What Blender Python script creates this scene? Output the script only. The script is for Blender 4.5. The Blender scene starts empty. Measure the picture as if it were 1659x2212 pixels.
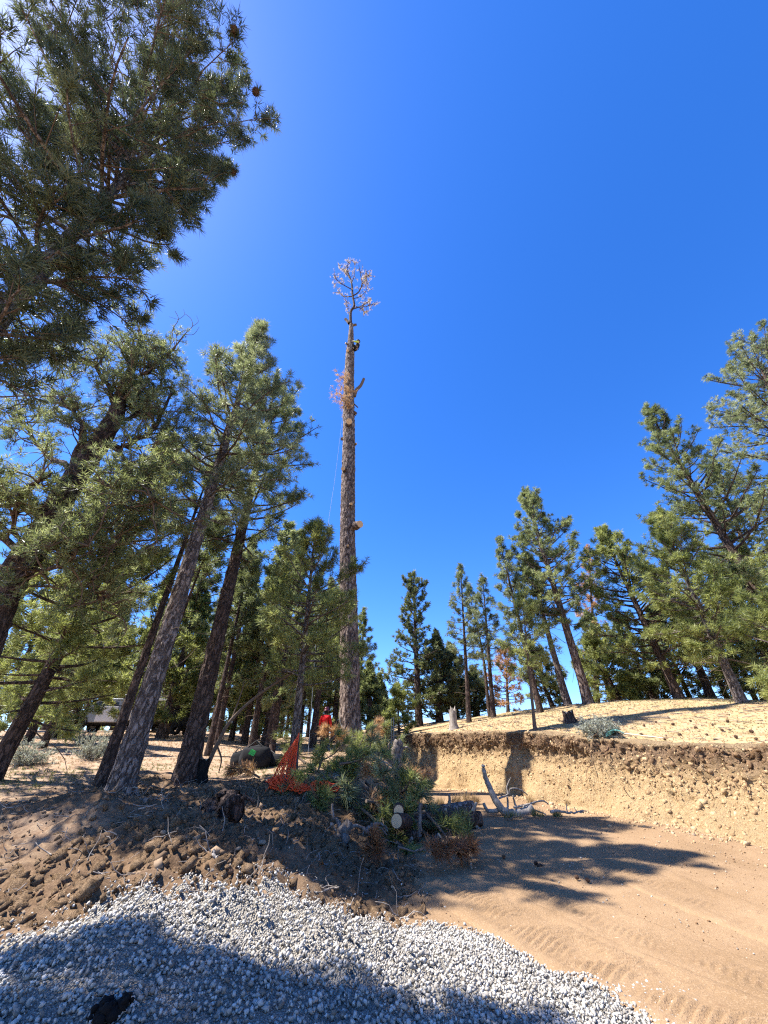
import bpy, math
import numpy as np
from mathutils import Vector, Matrix

# ------------------------------------------------------------------ camera, sky, sun, exposure
SC = bpy.context.scene
COL = SC.collection
PITCH = math.radians(33.9)
EYE = np.array([0.0, 0.0, 1.6])
cam_d = bpy.data.cameras.new('camera')
cam_d.sensor_fit = 'HORIZONTAL'; cam_d.sensor_width = 36.0; cam_d.lens = 18.0
cam_d.clip_start = 0.05; cam_d.clip_end = 3000
cam = bpy.data.objects.new('camera', cam_d); COL.objects.link(cam)
cam.location = EYE; cam.rotation_euler = (math.radians(90) + PITCH, 0, 0)
SC.camera = cam

SUN_EL = math.radians(57.5)
SUN_AZ = math.radians(-91.0)            # measured from +Y (ahead) towards +X
sun_dir = Vector((math.sin(SUN_AZ) * math.cos(SUN_EL), math.cos(SUN_AZ) * math.cos(SUN_EL), math.sin(SUN_EL)))
W = bpy.data.worlds.new('World'); SC.world = W; W.use_nodes = True
wn, wl = W.node_tree.nodes, W.node_tree.links
bg = wn['Background']
sky = wn.new('ShaderNodeTexSky'); sky.sky_type = 'NISHITA'; sky.sun_disc = False
sky.sun_elevation = SUN_EL; sky.sun_rotation = SUN_AZ
sky.altitude = 2000; sky.air_density = 1.0; sky.dust_density = 0.8; sky.ozone_density = 2.5
hsv = wn.new('ShaderNodeHueSaturation'); hsv.inputs['Saturation'].default_value = 1.33; hsv.inputs['Hue'].default_value = 0.513; hsv.inputs['Value'].default_value = 1.0
wl.new(sky.outputs[0], hsv.inputs['Color']); wl.new(hsv.outputs[0], bg.inputs['Color'])
bg.inputs['Strength'].default_value = 0.135
sun_d = bpy.data.lights.new('sun', 'SUN'); sun_d.energy = 5.0; sun_d.angle = math.radians(0.53); sun_d.color = (1.0, 0.96, 0.90)
sun = bpy.data.objects.new('sun', sun_d); COL.objects.link(sun)
sun.location = (-30, 4, 50); sun.rotation_euler = sun_dir.to_track_quat('Z', 'Y').to_euler()
SC.view_settings.view_transform = 'Standard'; SC.view_settings.look = 'None'
SC.view_settings.exposure = 1.55; SC.view_settings.gamma = 1.0; SC.view_settings.use_curve_mapping = False
SC.cycles.use_denoising = False; SC.cycles.filter_width = 1.2
SC.cycles.use_adaptive_sampling = True; SC.cycles.adaptive_threshold = 0.015
SC.cycles.max_bounces = 4; SC.cycles.diffuse_bounces = 2; SC.cycles.glossy_bounces = 2; SC.cycles.transmission_bounces = 3; SC.cycles.transparent_max_bounces = 4

# ------------------------------------------------------------------ helpers
RNG = np.random.default_rng(7)
cp, sp = math.cos(PITCH), math.sin(PITCH)
def ray(u, v):
    """direction of a picture point, picture measured 1659 x 2212"""
    x = (u - 829.5) / 830.0; y = (1106 - v) / 830.0
    return np.array([x, cp - y * sp, sp + y * cp])
def P(u, v, Y):
    d = ray(u, v); return EYE + d * (Y / d[1])
def unit(a): return a / (np.linalg.norm(a, axis=-1, keepdims=True) + 1e-12)
def sstep(a, b, x):
    t = np.clip((x - a) / (b - a), 0, 1); return t * t * (3 - 2 * t)
def _h(ix, iy, seed):
    n = (ix * 374761393 + iy * 668265263 + seed * 974711) & 0x7fffffff
    n = ((n ^ (n >> 13)) * 1274126177) & 0x7fffffff
    return ((n ^ (n >> 16)) & 0xffff) / 65535.0
def vnoise(x, y, seed=0):
    x = np.asarray(x, float); y = np.asarray(y, float)
    ix, iy = np.floor(x).astype(np.int64), np.floor(y).astype(np.int64)
    fx, fy = x - ix, y - iy; fx = fx * fx * (3 - 2 * fx); fy = fy * fy * (3 - 2 * fy)
    a, b, c, d = _h(ix, iy, seed), _h(ix + 1, iy, seed), _h(ix, iy + 1, seed), _h(ix + 1, iy + 1, seed)
    return (a * (1 - fx) + b * fx) * (1 - fy) + (c * (1 - fx) + d * fx) * fy * 1.0
def fbm(x, y, oct=4, seed=0, gain=.5):
    s, a, n = 0., 1., 0.
    for k in range(oct):
        s = s + a * (vnoise(np.asarray(x) * 2 ** k, np.asarray(y) * 2 ** k, seed + k * 17) - .5); n += a; a *= gain
    return s / n * 2
def gauss(x, y): return np.exp(-x * x - y * y)

def mk_mesh(name, V, faces, mats, midx=None, smooth=False, attrs=None):
    """faces: one (n,3)/(n,4) array or a list of such; attrs: name -> (domain, array)"""
    if isinstance(faces, np.ndarray): faces = [faces]
    faces = [np.asarray(f, np.int32) for f in faces if len(f)]
    me = bpy.data.meshes.new(name)
    V = np.asarray(V, np.float32)
    me.vertices.add(len(V)); me.vertices.foreach_set('co', V.ravel())
    nl = sum(f.size for f in faces); nf = sum(len(f) for f in faces)
    me.loops.add(nl); me.loops.foreach_set('vertex_index', np.concatenate([f.ravel() for f in faces]))
    tot = np.concatenate([np.full(len(f), f.shape[1], np.int32) for f in faces])
    st = np.concatenate([[0], np.cumsum(tot)[:-1]]).astype(np.int32)
    me.polygons.add(nf); me.polygons.foreach_set('loop_start', st); me.polygons.foreach_set('loop_total', tot)
    if smooth is not False:
        me.polygons.foreach_set('use_smooth', np.full(nf, True) if smooth is True else np.asarray(smooth, bool))
    if midx is not None: me.polygons.foreach_set('material_index', np.asarray(midx, np.int32))
    for m in (mats if isinstance(mats, (list, tuple)) else [mats]): me.materials.append(m)
    for k, (dom, arr) in (attrs or {}).items():
        at = me.attributes.new(k, 'FLOAT', dom); at.data.foreach_set('value', np.asarray(arr, np.float32))
    me.update(calc_edges=True)
    return me

class MB:
    """collects shapes; each with a material slot"""
    def __init__(s): s.V = []; s.F3 = []; s.F4 = []; s.M3 = []; s.M4 = []; s.n = 0; s.S3 = []; s.S4 = []
    def add(s, V, F, m=0, smooth=False):
        V = np.asarray(V, float); F = np.asarray(F)
        s.V.append(V)
        if F.shape[1] == 3: s.F3.append(F + s.n); s.M3.append(np.full(len(F), m)); s.S3.append(np.full(len(F), smooth))
        else: s.F4.append(F + s.n); s.M4.append(np.full(len(F), m)); s.S4.append(np.full(len(F), smooth))
        s.n += len(V); return s
    def box(s, c, d, R=None, m=0, bev=.12):
        # a box with chamfered long edges
        hx, hy, hz = np.array(d) / 2.; b = min(hx, hy, hz) * bev * 2
        ring = np.array([[hx - b, -hy], [hx, -hy + b], [hx, hy - b], [hx - b, hy], [-hx + b, hy], [-hx, hy - b], [-hx, -hy + b], [-hx + b, -hy]])
        zz = [(-hz, 1), (-hz + b, 0), (hz - b, 0), (hz, 1)]
        V = []
        for z, ins in zz:
            q = ring.copy()
            if ins: q = q * np.array([(hx - b) / hx, (hy - b) / hy])
            V.append(np.c_[q, np.full(8, z)])
        V = np.concatenate(V)
        F = [[r * 8 + i, r * 8 + (i + 1) % 8, (r + 1) * 8 + (i + 1) % 8, (r + 1) * 8 + i] for r in range(3) for i in range(8)]
        F += [[0, 7, 2, 1], [2, 7, 6, 3], [3, 6, 5, 4]]
        t = 24; F += [[t, t + 1, t + 2, t + 7], [t + 2, t + 3, t + 6, t + 7], [t + 3, t + 4, t + 5, t + 6]]
        if R is not None: V = V @ np.array(R).T
        return s.add(V + np.array(c), np.array(F), m)
    def tube(s, pts, rad, n=8, m=0, cap=True, smooth=True):
        pts = np.asarray(pts, float); rad = np.broadcast_to(np.asarray(rad, float), (len(pts),))
        V, F = tubes(pts[None], rad[None], n); s.add(V, F, m, smooth)
        if cap:
            for e, rev in ((0, True), (len(pts) - 1, False)):
                ring = V[e * n:(e + 1) * n]; c = ring.mean(0)
                Fc = np.array([[0, 1 + (i + 1) % n, 1 + i] if rev else [0, 1 + i, 1 + (i + 1) % n] for i in range(n)])
                s.add(np.vstack([c[None], ring]), Fc, m)
        return s
    def lathe(s, prof, n=16, c=(0, 0, 0), R=None, m=0, smooth=True):
        prof = np.asarray(prof, float); a = np.linspace(0, 2 * np.pi, n, endpoint=False)
        V = np.concatenate([np.c_[r * np.cos(a), r * np.sin(a), np.full(n, z)] for r, z in prof])
        F = [[k * n + i, k * n + (i + 1) % n, (k + 1) * n + (i + 1) % n, (k + 1) * n + i] for k in range(len(prof) - 1) for i in range(n)]
        if R is not None: V = V @ np.array(R).T
        return s.add(V + np.array(c), np.array(F), m, smooth)
    def mesh(s, name, mats):
        F = []; M = []; S = []
        if s.F3: F.append(np.concatenate(s.F3)); M += s.M3; S += s.S3
        if s.F4: F.append(np.concatenate(s.F4)); M += s.M4; S += s.S4
        return mk_mesh(name, np.concatenate(s.V), F, mats, np.concatenate(M), np.concatenate(S))

def tubes(P_, R_, n):
    """N tubes of k points each: P_ (N,k,3), R_ (N,k)"""
    N, k, _ = P_.shape
    T = np.empty_like(P_); T[:, 1:-1] = P_[:, 2:] - P_[:, :-2]; T[:, 0] = P_[:, 1] - P_[:, 0]; T[:, -1] = P_[:, -1] - P_[:, -2]
    T = unit(T)
    mean = unit(P_[:, -1] - P_[:, 0])
    ref = np.where(np.abs(mean[:, 2:3]) < .8, np.array([[0, 0, 1.]]), np.array([[1., 0, 0]]))[:, None, :]
    A = unit(np.cross(T, np.broadcast_to(ref, T.shape))); B = np.cross(T, A)
    a = np.linspace(0, 2 * np.pi, n, endpoint=False)
    V = P_[:, :, None, :] + R_[:, :, None, None] * (A[:, :, None, :] * np.cos(a)[None, None, :, None] + B[:, :, None, :] * np.sin(a)[None, None, :, None])
    i = np.arange(n); j = (i + 1) % n
    f = np.stack([i, j, j + n, i + n], 1)
    f = (f[None] + (np.arange(k - 1) * n)[:, None, None]).reshape(-1, 4)
    F = (f[None] + (np.arange(N) * n * k)[:, None, None]).reshape(-1, 4)
    return V.reshape(-1, 3), F

def link(name, data, parent=None, loc=None, rot=None, scale=None):
    o = bpy.data.objects.new(name, data); COL.objects.link(o)
    if parent is not None: o.parent = parent
    if loc is not None: o.location = loc
    if rot is not None: o.rotation_euler = rot
    if scale is not None: o.scale = scale if hasattr(scale, '__len__') else (scale,) * 3
    return o
def tag(o, label=None, cat=None, group=None, kind=None):
    if label: o['label'] = label
    if cat: o['category'] = cat
    if group: o['group'] = group
    if kind: o['kind'] = kind
    return o
def thing(name, label, cat, loc=(0, 0, 0), rz=0, group=None):
    return tag(link(name, None, None, loc, (0, 0, rz)), label, cat, group)

# ------------------------------------------------------------------ materials
def mat(name, col, rough=.9, spec=.25, metal=0.):
    m = bpy.data.materials.new(name); m.use_nodes = True
    b = m.node_tree.nodes['Principled BSDF']
    b.inputs['Base Color'].default_value = (*col, 1); b.inputs['Roughness'].default_value = rough
    b.inputs['Specular IOR Level'].default_value = spec; b.inputs['Metallic'].default_value = metal
    return m
class NT:
    def __init__(s, m): s.m = m; s.n = m.node_tree.nodes; s.l = m.node_tree.links; s.b = s.n['Principled BSDF']
    def new(s, t, **kw):
        x = s.n.new(t)
        for k, v in kw.items(): setattr(x, k, v)
        return x
    def coord(s, scale=(1, 1, 1), kind='Object'):
        tc = s.new('ShaderNodeTexCoord'); mp = s.new('ShaderNodeMapping'); mp.inputs['Scale'].default_value = scale
        s.l.new(tc.outputs[kind], mp.inputs['Vector']); return mp.outputs[0]
    def noise(s, vec, scale, detail=4, rough=.6):
        x = s.new('ShaderNodeTexNoise'); x.inputs['Scale'].default_value = scale; x.inputs['Detail'].default_value = detail
        x.inputs['Roughness'].default_value = rough; s.l.new(vec, x.inputs['Vector']); return x.outputs['Fac']
    def vor(s, vec, scale, feature='F1', out='Distance'):
        x = s.new('ShaderNodeTexVoronoi'); x.feature = feature; x.inputs['Scale'].default_value = scale
        s.l.new(vec, x.inputs['Vector']); return x.outputs[out]
    def ramp(s, fac, stops):
        x = s.new('ShaderNodeValToRGB'); e = x.color_ramp.elements
        while len(e) > 1: e.remove(e[-1])
        e[0].position = stops[0][0]; e[0].color = (*stops[0][1], 1)
        for p, c in stops[1:]:
            q = e.new(p); q.color = (*c, 1)
        s.l.new(fac, x.inputs[0]); return x.outputs[0]
    def mix(s, f, a, b, typ='MIX'):
        x = s.new('ShaderNodeMix'); x.data_type = 'RGBA'; x.blend_type = typ
        for i, q in ((0, f), (6, a), (7, b)):
            if isinstance(q, (int, float)): x.inputs[i].default_value = q
            elif isinstance(q, tuple): x.inputs[i].default_value = (*q, 1)
            else: s.l.new(q, x.inputs[i])
        return x.outputs[2]
    def math(s, op, a, b=0.):
        x = s.new('ShaderNodeMath'); x.operation = op
        for i, q in ((0, a), (1, b)):
            if isinstance(q, (int, float)): x.inputs[i].default_value = q
            else: s.l.new(q, x.inputs[i])
        return x.outputs[0]
    def attr(s, name):
        x = s.new('ShaderNodeAttribute'); x.attribute_name = name; return x.outputs['Fac']
    def bump(s, h, strength=.5, dist=.02):
        x = s.new('ShaderNodeBump'); x.inputs['Strength'].default_value = strength; x.inputs['Distance'].default_value = dist
        s.l.new(h, x.inputs['Height']); s.l.new(x.outputs[0], s.b.inputs['Normal'])
    def col(s, c): s.l.new(c, s.b.inputs['Base Color'])

def bark_mat(name, plate, plate2, crack, sxy=9., sz=3.2, dist=.03):
    m = mat(name, plate, .95, .15); t = NT(m)
    v = t.coord((sxy, sxy, sz))
    wob = t.noise(v, 1.3, 3)
    vv = t.new('ShaderNodeVectorMath'); vv.operation = 'ADD'
    wc = t.math('MULTIPLY', wob, 2.4)
    t.l.new(v, vv.inputs[0]); t.l.new(wc, vv.inputs[1])
    e = t.vor(vv.outputs[0], 1., 'DISTANCE_TO_EDGE')
    cell = t.vor(vv.outputs[0], 1., 'F1', 'Color')
    fine = t.noise(t.coord((30, 30, 12)), 1.2, 4, .7)
    c1 = t.mix(cell, plate, plate2)
    c1 = t.mix(t.ramp(fine, [(.35, (0, 0, 0)), (.65, (1, 1, 1))]), c1, (plate[0] * .5, plate[1] * .5, plate[2] * .5))
    brk = t.ramp(t.noise(t.coord((5, 5, 2)), 2., 3), [(.34, (.45, .45, .45)), (.55, (1, 1, 1))])
    cf = t.mix(brk, (0, 0, 0), t.ramp(e, [(0.0, (1, 1, 1)), (.10, (.8, .8, .8)), (.24, (0, 0, 0))]))
    t.col(t.mix(cf, c1, crack))
    hh = t.math('ADD', t.math('MINIMUM', e, .25), t.math('MULTIPLY', fine, .16))
    t.bump(hh, 1.0, dist)
    return m
M = {}
M['bark'] = bark_mat('pine_bark', (.27, .225, .195), (.34, .27, .23), (.045, .033, .027), 9., 3.2, .10)
M['bark_red'] = bark_mat('old_pine_bark', (.17, .115, .09), (.13, .092, .075), (.025, .018, .015), 8., 2.8, .10)
M['bark_dead'] = bark_mat('dead_pine_bark', (.40, .315, .26), (.27, .19, .155), (.045, .028, .023), 6., 1.8, .14)
M['bark_thin'] = mat('twig_bark', (.13, .095, .07), .95, .1)
M['dead_wood'] = mat('weathered_dead_wood', (.30, .26, .22), .9, .15)
t = NT(M['dead_wood']); f = t.noise(t.coord((14, 14, 3)), 1.5, 5, .7)
t.col(t.ramp(f, [(.25, (.09, .07, .055)), (.5, (.25, .215, .18)), (.75, (.42, .38, .335))])); t.bump(f, .6, .01)
M['snag_wood'] = mat('grey_brown_snag_wood', (.17, .135, .11), .9, .15)
t = NT(M['snag_wood']); f = t.noise(t.coord((14, 14, 3)), 1.5, 5, .7)
t.col(t.ramp(f, [(.3, (.05, .038, .03)), (.5, (.15, .12, .10)), (.72, (.30, .265, .23))])); t.bump(f, .6, .01)
M['cut_wood'] = mat('fresh_cut_wood', (.62, .42, .24), .8, .2)
t = NT(M['cut_wood']); v = t.coord((1, 1, 1)); x = t.new('ShaderNodeTexWave'); x.wave_type = 'RINGS'; x.rings_direction = 'SPHERICAL'
x.inputs['Scale'].default_value = 40; x.inputs['Distortion'].default_value = 4.; x.inputs['Detail'].default_value = 3.; t.l.new(v, x.inputs['Vector'])
t.col(t.ramp(x.outputs['Fac'], [(0, (.44, .28, .15)), (.5, (.54, .37, .21)), (1, (.60, .43, .26))]))

def needle_mat(name, dark, mid, light, trans=.35, rough=.42):
    m = mat(name, mid, rough, .5); t = NT(m)
    a = t.attr('tint')
    c = t.ramp(a, [(0., dark), (.5, mid), (1., light)])
    t.col(c)
    tr = t.new('ShaderNodeBsdfTranslucent'); mx = t.new('ShaderNodeMixShader'); mx.inputs[0].default_value = trans
    c2 = t.mix(.35, c, (light[0], light[1], light[2] * .6))
    t.l.new(c2, tr.inputs['Color'])
    out = t.n['Material Output']
    t.l.new(t.b.outputs[0], mx.inputs[1]); t.l.new(tr.outputs[0], mx.inputs[2]); t.l.new(mx.outputs[0], out.inputs['Surface'])
    return m
M['needle'] = needle_mat('pine_needles', (.034, .054, .022), (.118, .15, .06), (.36, .39, .18), .52, .5)  # random tone, range widened to paint in shaded gaps and sparkle
M['needle_blue'] = needle_mat('grey_green_pine_needles', (.034, .054, .026), (.12, .15, .074), (.39, .415, .23), .52, .5)
M['needle_shade'] = needle_mat('backlit_dark_green_needles', (.026, .042, .022), (.065, .085, .04), (.18, .20, .10), .4, .5)  # darker needle copy: backlit shade of the overhanging crown put into the colour
M['needle_fresh'] = needle_mat('bright_pine_needles', (.045, .07, .02), (.16, .192, .058), (.42, .44, .155), .52, .5)
M['needle_dark'] = needle_mat('conifer_leaf_sprays', (.03, .045, .02), (.09, .115, .048), (.24, .26, .11), .45, .5)
M['needle_dead'] = needle_mat('dead_orange_needles', (.24, .11, .045), (.42, .23, .11), (.58, .38, .21), .4, .7)
M['needle_pale'] = needle_mat('bleached_dead_needles', (.34, .24, .17), (.50, .38, .28), (.62, .52, .41), .45, .7)
M['needle_rust'] = needle_mat('rusty_fallen_needles', (.12, .05, .02), (.26, .11, .045), (.40, .20, .09), .35, .7)
M['straw'] = needle_mat('dry_grass_blades', (.22, .13, .065), (.34, .225, .11), (.44, .34, .18), .3, .8)
M['grass'] = needle_mat('green_grass_blades', (.09, .10, .04), (.17, .175, .07), (.30, .28, .12), .4, .7)
M['sage'] = needle_mat('sagebrush_leaves', (.20, .21, .16), (.32, .33, .27), (.45, .46, .38), .3, .8)

# ------------------------------------------------------------------ terrain
BANK = np.array([  # toe x, y, lip height, face width
    [-22, 52, 3.0, 2.5], [-7, 37, 3.3, 1.5], [-.6, 27.5, 3.1, .8], [0.6, 24.6, 3.08, .42], [2.1, 21.8, 3.0, .42], [3.5, 19.3, 2.86, .42],
    [4.85, 16.7, 2.68, .45], [6.1, 14.3, 2.3, .7], [7.2, 12.2, 1.9, 1.2], [7.8, 10.6, 1.7, 1.7], [8.2, 8.6, 1.55, 2.1], [9.5, 0, .8, 3.], [14, -14, .3, 4.], [40, -60, .2, 6.]])
def catmull(Q, per=8):
    out = []
    for i in range(len(Q) - 1):
        p0, p1, p2, p3 = Q[max(i - 1, 0)], Q[i], Q[i + 1], Q[min(i + 2, len(Q) - 1)]
        for s in np.linspace(0, 1, per, endpoint=False):
            out.append(.5 * (2 * p1 + (p2 - p0) * s + (2 * p0 - 5 * p1 + 4 * p2 - p3) * s * s + (3 * p1 - p0 - 3 * p2 + p3) * s ** 3))
    out.append(Q[-1]); return np.array(out)
BK = catmull(BANK)
def bank_sd(x, y):
    """signed distance (plateau side positive), lip height, face width"""
    sh = np.shape(x); x = np.ravel(x); y = np.ravel(y)
    best = np.full(x.shape, 1e9); sg = np.ones(x.shape); lip = np.zeros(x.shape); wd = np.zeros(x.shape)
    for a, b in zip(BK[:-1], BK[1:]):
        d = b[:2] - a[:2]; L2 = d @ d
        t_ = np.clip(((x - a[0]) * d[0] + (y - a[1]) * d[1]) / L2, 0, 1)
        qx, qy = x - a[0] - d[0] * t_, y - a[1] - d[1] * t_
        ds = np.hypot(qx, qy); m_ = ds < best
        best[m_] = ds[m_]; sg[m_] = np.where(d[0] * qy[m_] - d[1] * qx[m_] > 0, 1, -1)
        lip[m_] = (a[2] + (b[2] - a[2]) * t_)[m_]; wd[m_] = (a[3] + (b[3] - a[3]) * t_)[m_]
    return (best * sg).reshape(sh), lip.reshape(sh), wd.reshape(sh)
def base_z(x, y):
    yc = np.clip(y, 0, 33)
    hill = 1.0 + .11 * (yc - 9.3) + .05 * np.clip(-5 - x, 0, 10) - .035 * np.clip(y - 36, 0, 200)
    hill = np.maximum(hill, -6.)
    road = .077 * np.clip(y - 6, 0, 11.5) + .01 * np.clip(y - 17.5, 0, 6)
    road = road + (hill - road) * sstep(22.5, 27, y)
    xc = -.9 + 1.1 * sstep(8, 16, y) + .3 * sstep(16, 21, y)
    wx = sstep(1.2, -1.2, x - xc)
    z = road + (hill - road) * wx
    z = z + .35 * gauss((x + 1.6) / 2.0, (y - 16.2) / 2.6)
    # spoil heap, its trench and the second heap behind
    z = z + .42 * gauss((x + 4.3) / 1.9, (y - 7.3) / 1.15) - .12 * gauss((x + 1.7) / 1.5, (y - 7.6) / 1.4)
    z = z - .30 * gauss((x + 1.9) / 1.8, (y - 9.9) / 1.9) * sstep(-4.6, -3.2, x)
    z = z - .26 * gauss((x + 1.9) / 1.6, (y - 9.0 - .12 * x) / .55)
    return z
def heap_w(x, y):
    """how much loose dug soil lies here"""
    w = np.maximum(sstep(1.0, -.3, x + .3 * np.sin(y * 1.3)), 0) * sstep(3.0, 5.2, y) * sstep(13.2, 11.2, y + .3 * np.minimum(x + 3, 0))
    w = w * sstep(-8.5, -5.5, x)
    return w
def plateau_z(s, lip):
    return lip + .20 * np.clip(s, 0, 9) + .07 * np.clip(s - 9, 0, 5) - .05 * np.clip(s - 15, 0, 60)
def gz(x, y, detail=True):
    x = np.asarray(x, float); y = np.asarray(y, float)
    b = base_z(x, y); s, lip, wd = bank_sd(x, y)
    k = sstep(.22, .55, s - wd)
    z = b + (np.maximum(plateau_z(s, lip), b * .0 - 9) - b) * k
    if detail:
        z = z + .10 * fbm(x * .35, y * .35, 3, 3) * sstep(3, 12, np.hypot(x, y)) + .018 * fbm(x * 1.7, y * 1.7, 3, 5)
        h = heap_w(x, y)
        z = z + h * (.17 * (np.abs(fbm(x * 1.5, y * 1.5, 3, 25, .6)) - .15) + .085 * fbm(x * 1.6, y * 1.6, 4, 21, .6) + (.13 + .10 * sstep(-4.4, -2.6, x)) * np.abs(fbm(x * 3.6, y * 3.6, 4, 23, .95)))
    return z
def gzs(x, y): return float(gz(np.array([x]), np.array([y]))[0])
def G(u, v, ymax=60):
    """where the ray through a picture point meets the ground"""
    d = ray(u, v); ys = np.linspace(2.2, ymax, 3000); t_ = ys / d[1]
    p = EYE[None] + d[None] * t_[:, None]
    below = np.nonzero(p[:, 2] <= gz(p[:, 0], p[:, 1]))[0]
    return p[below[0]] if len(below) else p[-1]

def axis_(fine_lo, fine_hi, d, mids, far):
    a = list(np.arange(fine_lo, fine_hi + 1e-6, d))
    up = []; x_, st = a[-1], d
    while x_ < far[1]: st *= 1.12; x_ += st; up.append(x_)
    dn = []; x_, st = a[0], d
    while x_ > far[0]: st *= 1.12; x_ -= st; dn.append(x_)
    return np.array(dn[::-1] + a + up)
gx = axis_(-8.5, 9.5, .08, None, (-900, 900)); gy = axis_(3.0, 14.0, .075, None, (-300, 1500))
XX, YY = np.meshgrid(gx, gy); ZZ = gz(XX, YY)
S_, LIP_, WD_ = bank_sd(XX, YY)
HW = heap_w(XX, YY)
# tyre tread prints pressed into the road: chevron ridges along two curved wheel paths
TRK = catmull(np.array([[3.3, 3.0], [2.75, 4.4], [2.1, 5.8], [1.45, 7.2], [.9, 8.6]]), 10)
TRK2 = catmull(np.array([[6.2, 3.2], [5.2, 5.2], [4.4, 7.2], [3.9, 9.5]]), 10)
def track(x, y, T, half):
    best = np.full(np.shape(x), 9.); off = np.zeros(np.shape(x)); al = np.zeros(np.shape(x)); acc = 0
    for a, b in zip(T[:-1], T[1:]):
        d = b - a; L = np.hypot(*d); q = ((x - a[0]) * d[0] + (y - a[1]) * d[1]) / L
        qc = np.clip(q, 0, L); ds = np.hypot(x - a[0] - d[0] * qc / L, y - a[1] - d[1] * qc / L); m_ = ds < best
        best[m_] = ds[m_]; off[m_] = ((d[0] * (y - a[1]) - d[1] * (x - a[0])) / L)[m_]; al[m_] = (acc + qc)[m_]; acc += L
    return best, off, al
ZZ = ZZ + .012 * fbm(XX * 9, YY * 9, 2, 41) * sstep(16, 8, YY)
nx, ny = len(gx), len(gy)
idx = np.arange(nx * ny).reshape(ny, nx)
GF = np.stack([idx[:-1, :-1], idx[:-1, 1:], idx[1:, 1:], idx[1:, :-1]], -1).reshape(-1, 4)
plate_w = sstep(.1, .9, (S_ - .1) / (WD_ + .1))
hill_w = sstep(.6, -1.4, XX + .4 * fbm(XX * .6, YY * .6, 2, 51) - (-.9 + 1.1 * sstep(8, 16, YY))) * (1 - plate_w)
mg = mat('ground_soil', (.4, .3, .2), .95, .1); t = NT(mg)
co = t.coord()
n1 = t.noise(co, .7, 5, .65); n2 = t.noise(co, 9., 5, .7); n3 = t.noise(co, 55., 3, .7); n4 = t.noise(co, 2.6, 4, .6)
road_c = t.mix(t.ramp(n1, [(.35, (0, 0, 0)), (.65, (1, 1, 1))]), (.20, .126, .066), (.268, .174, .097))
road_c = t.mix(t.ramp(n3, [(.52, (0, 0, 0)), (.72, (.75, .75, .75))]), road_c, (.40, .27, .165))
road_c = t.mix(t.ramp(n2, [(.58, (0, 0, 0)), (.75, (.5, .5, .5))]), road_c, (.16, .085, .045))
duff_c = t.mix(t.ramp(n4, [(.4, (0, 0, 0)), (.62, (1, 1, 1))]), (.33, .225, .15), (.21, .13, .08))
duff_c = t.mix(t.ramp(n2, [(.45, (0, 0, 0)), (.68, (.8, .8, .8))]), duff_c, (.43, .33, .22))
plat_c = t.mix(t.ramp(n4, [(.4, (0, 0, 0)), (.6, (1, 1, 1))]), (.36, .235, .13), (.28, .205, .09))
plat_c = t.mix(t.ramp(t.noise(co, .9, 6, .7), [(.5, (0, 0, 0)), (.62, (.75, .75, .75))]), plat_c, (.22, .135, .07))
plat_c = t.mix(t.ramp(n2, [(.42, (0, 0, 0)), (.66, (.85, .85, .85))]), plat_c, (.42, .31, .18))
heap_c = t.mix(t.ramp(n2, [(.35, (0, 0, 0)), (.65, (1, 1, 1))]), (.06, .036, .02), (.15, .092, .05))
heap_c = t.mix(t.ramp(n3, [(.55, (0, 0, 0)), (.75, (.7, .7, .7))]), heap_c, (.26, .175, .105))
c = t.mix(t.attr('hill'), road_c, duff_c); c = t.mix(t.attr('plateau'), c, plat_c); c = t.mix(t.attr('heap'), c, heap_c)
t.col(c)
t.bump(t.math('ADD', t.math('MULTIPLY', n2, .6), t.math('MULTIPLY', n3, .5)), .8, .03)
heap_v = HW * np.clip(.9 + .4 * fbm(XX * .9, YY * .9, 3, 61), 0, 1) * (1 - .3 * gauss((XX + 4.2) / .8, (YY - 6.6) / .6))
gm = mk_mesh('ground', np.c_[XX.ravel(), YY.ravel(), ZZ.ravel()], GF, mg, smooth=True,
             attrs={'hill': ('POINT', hill_w.ravel()), 'plateau': ('POINT', plate_w.ravel()), 'heap': ('POINT', heap_v.ravel())})
ground = tag(link('ground', gm), kind='structure')

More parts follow.
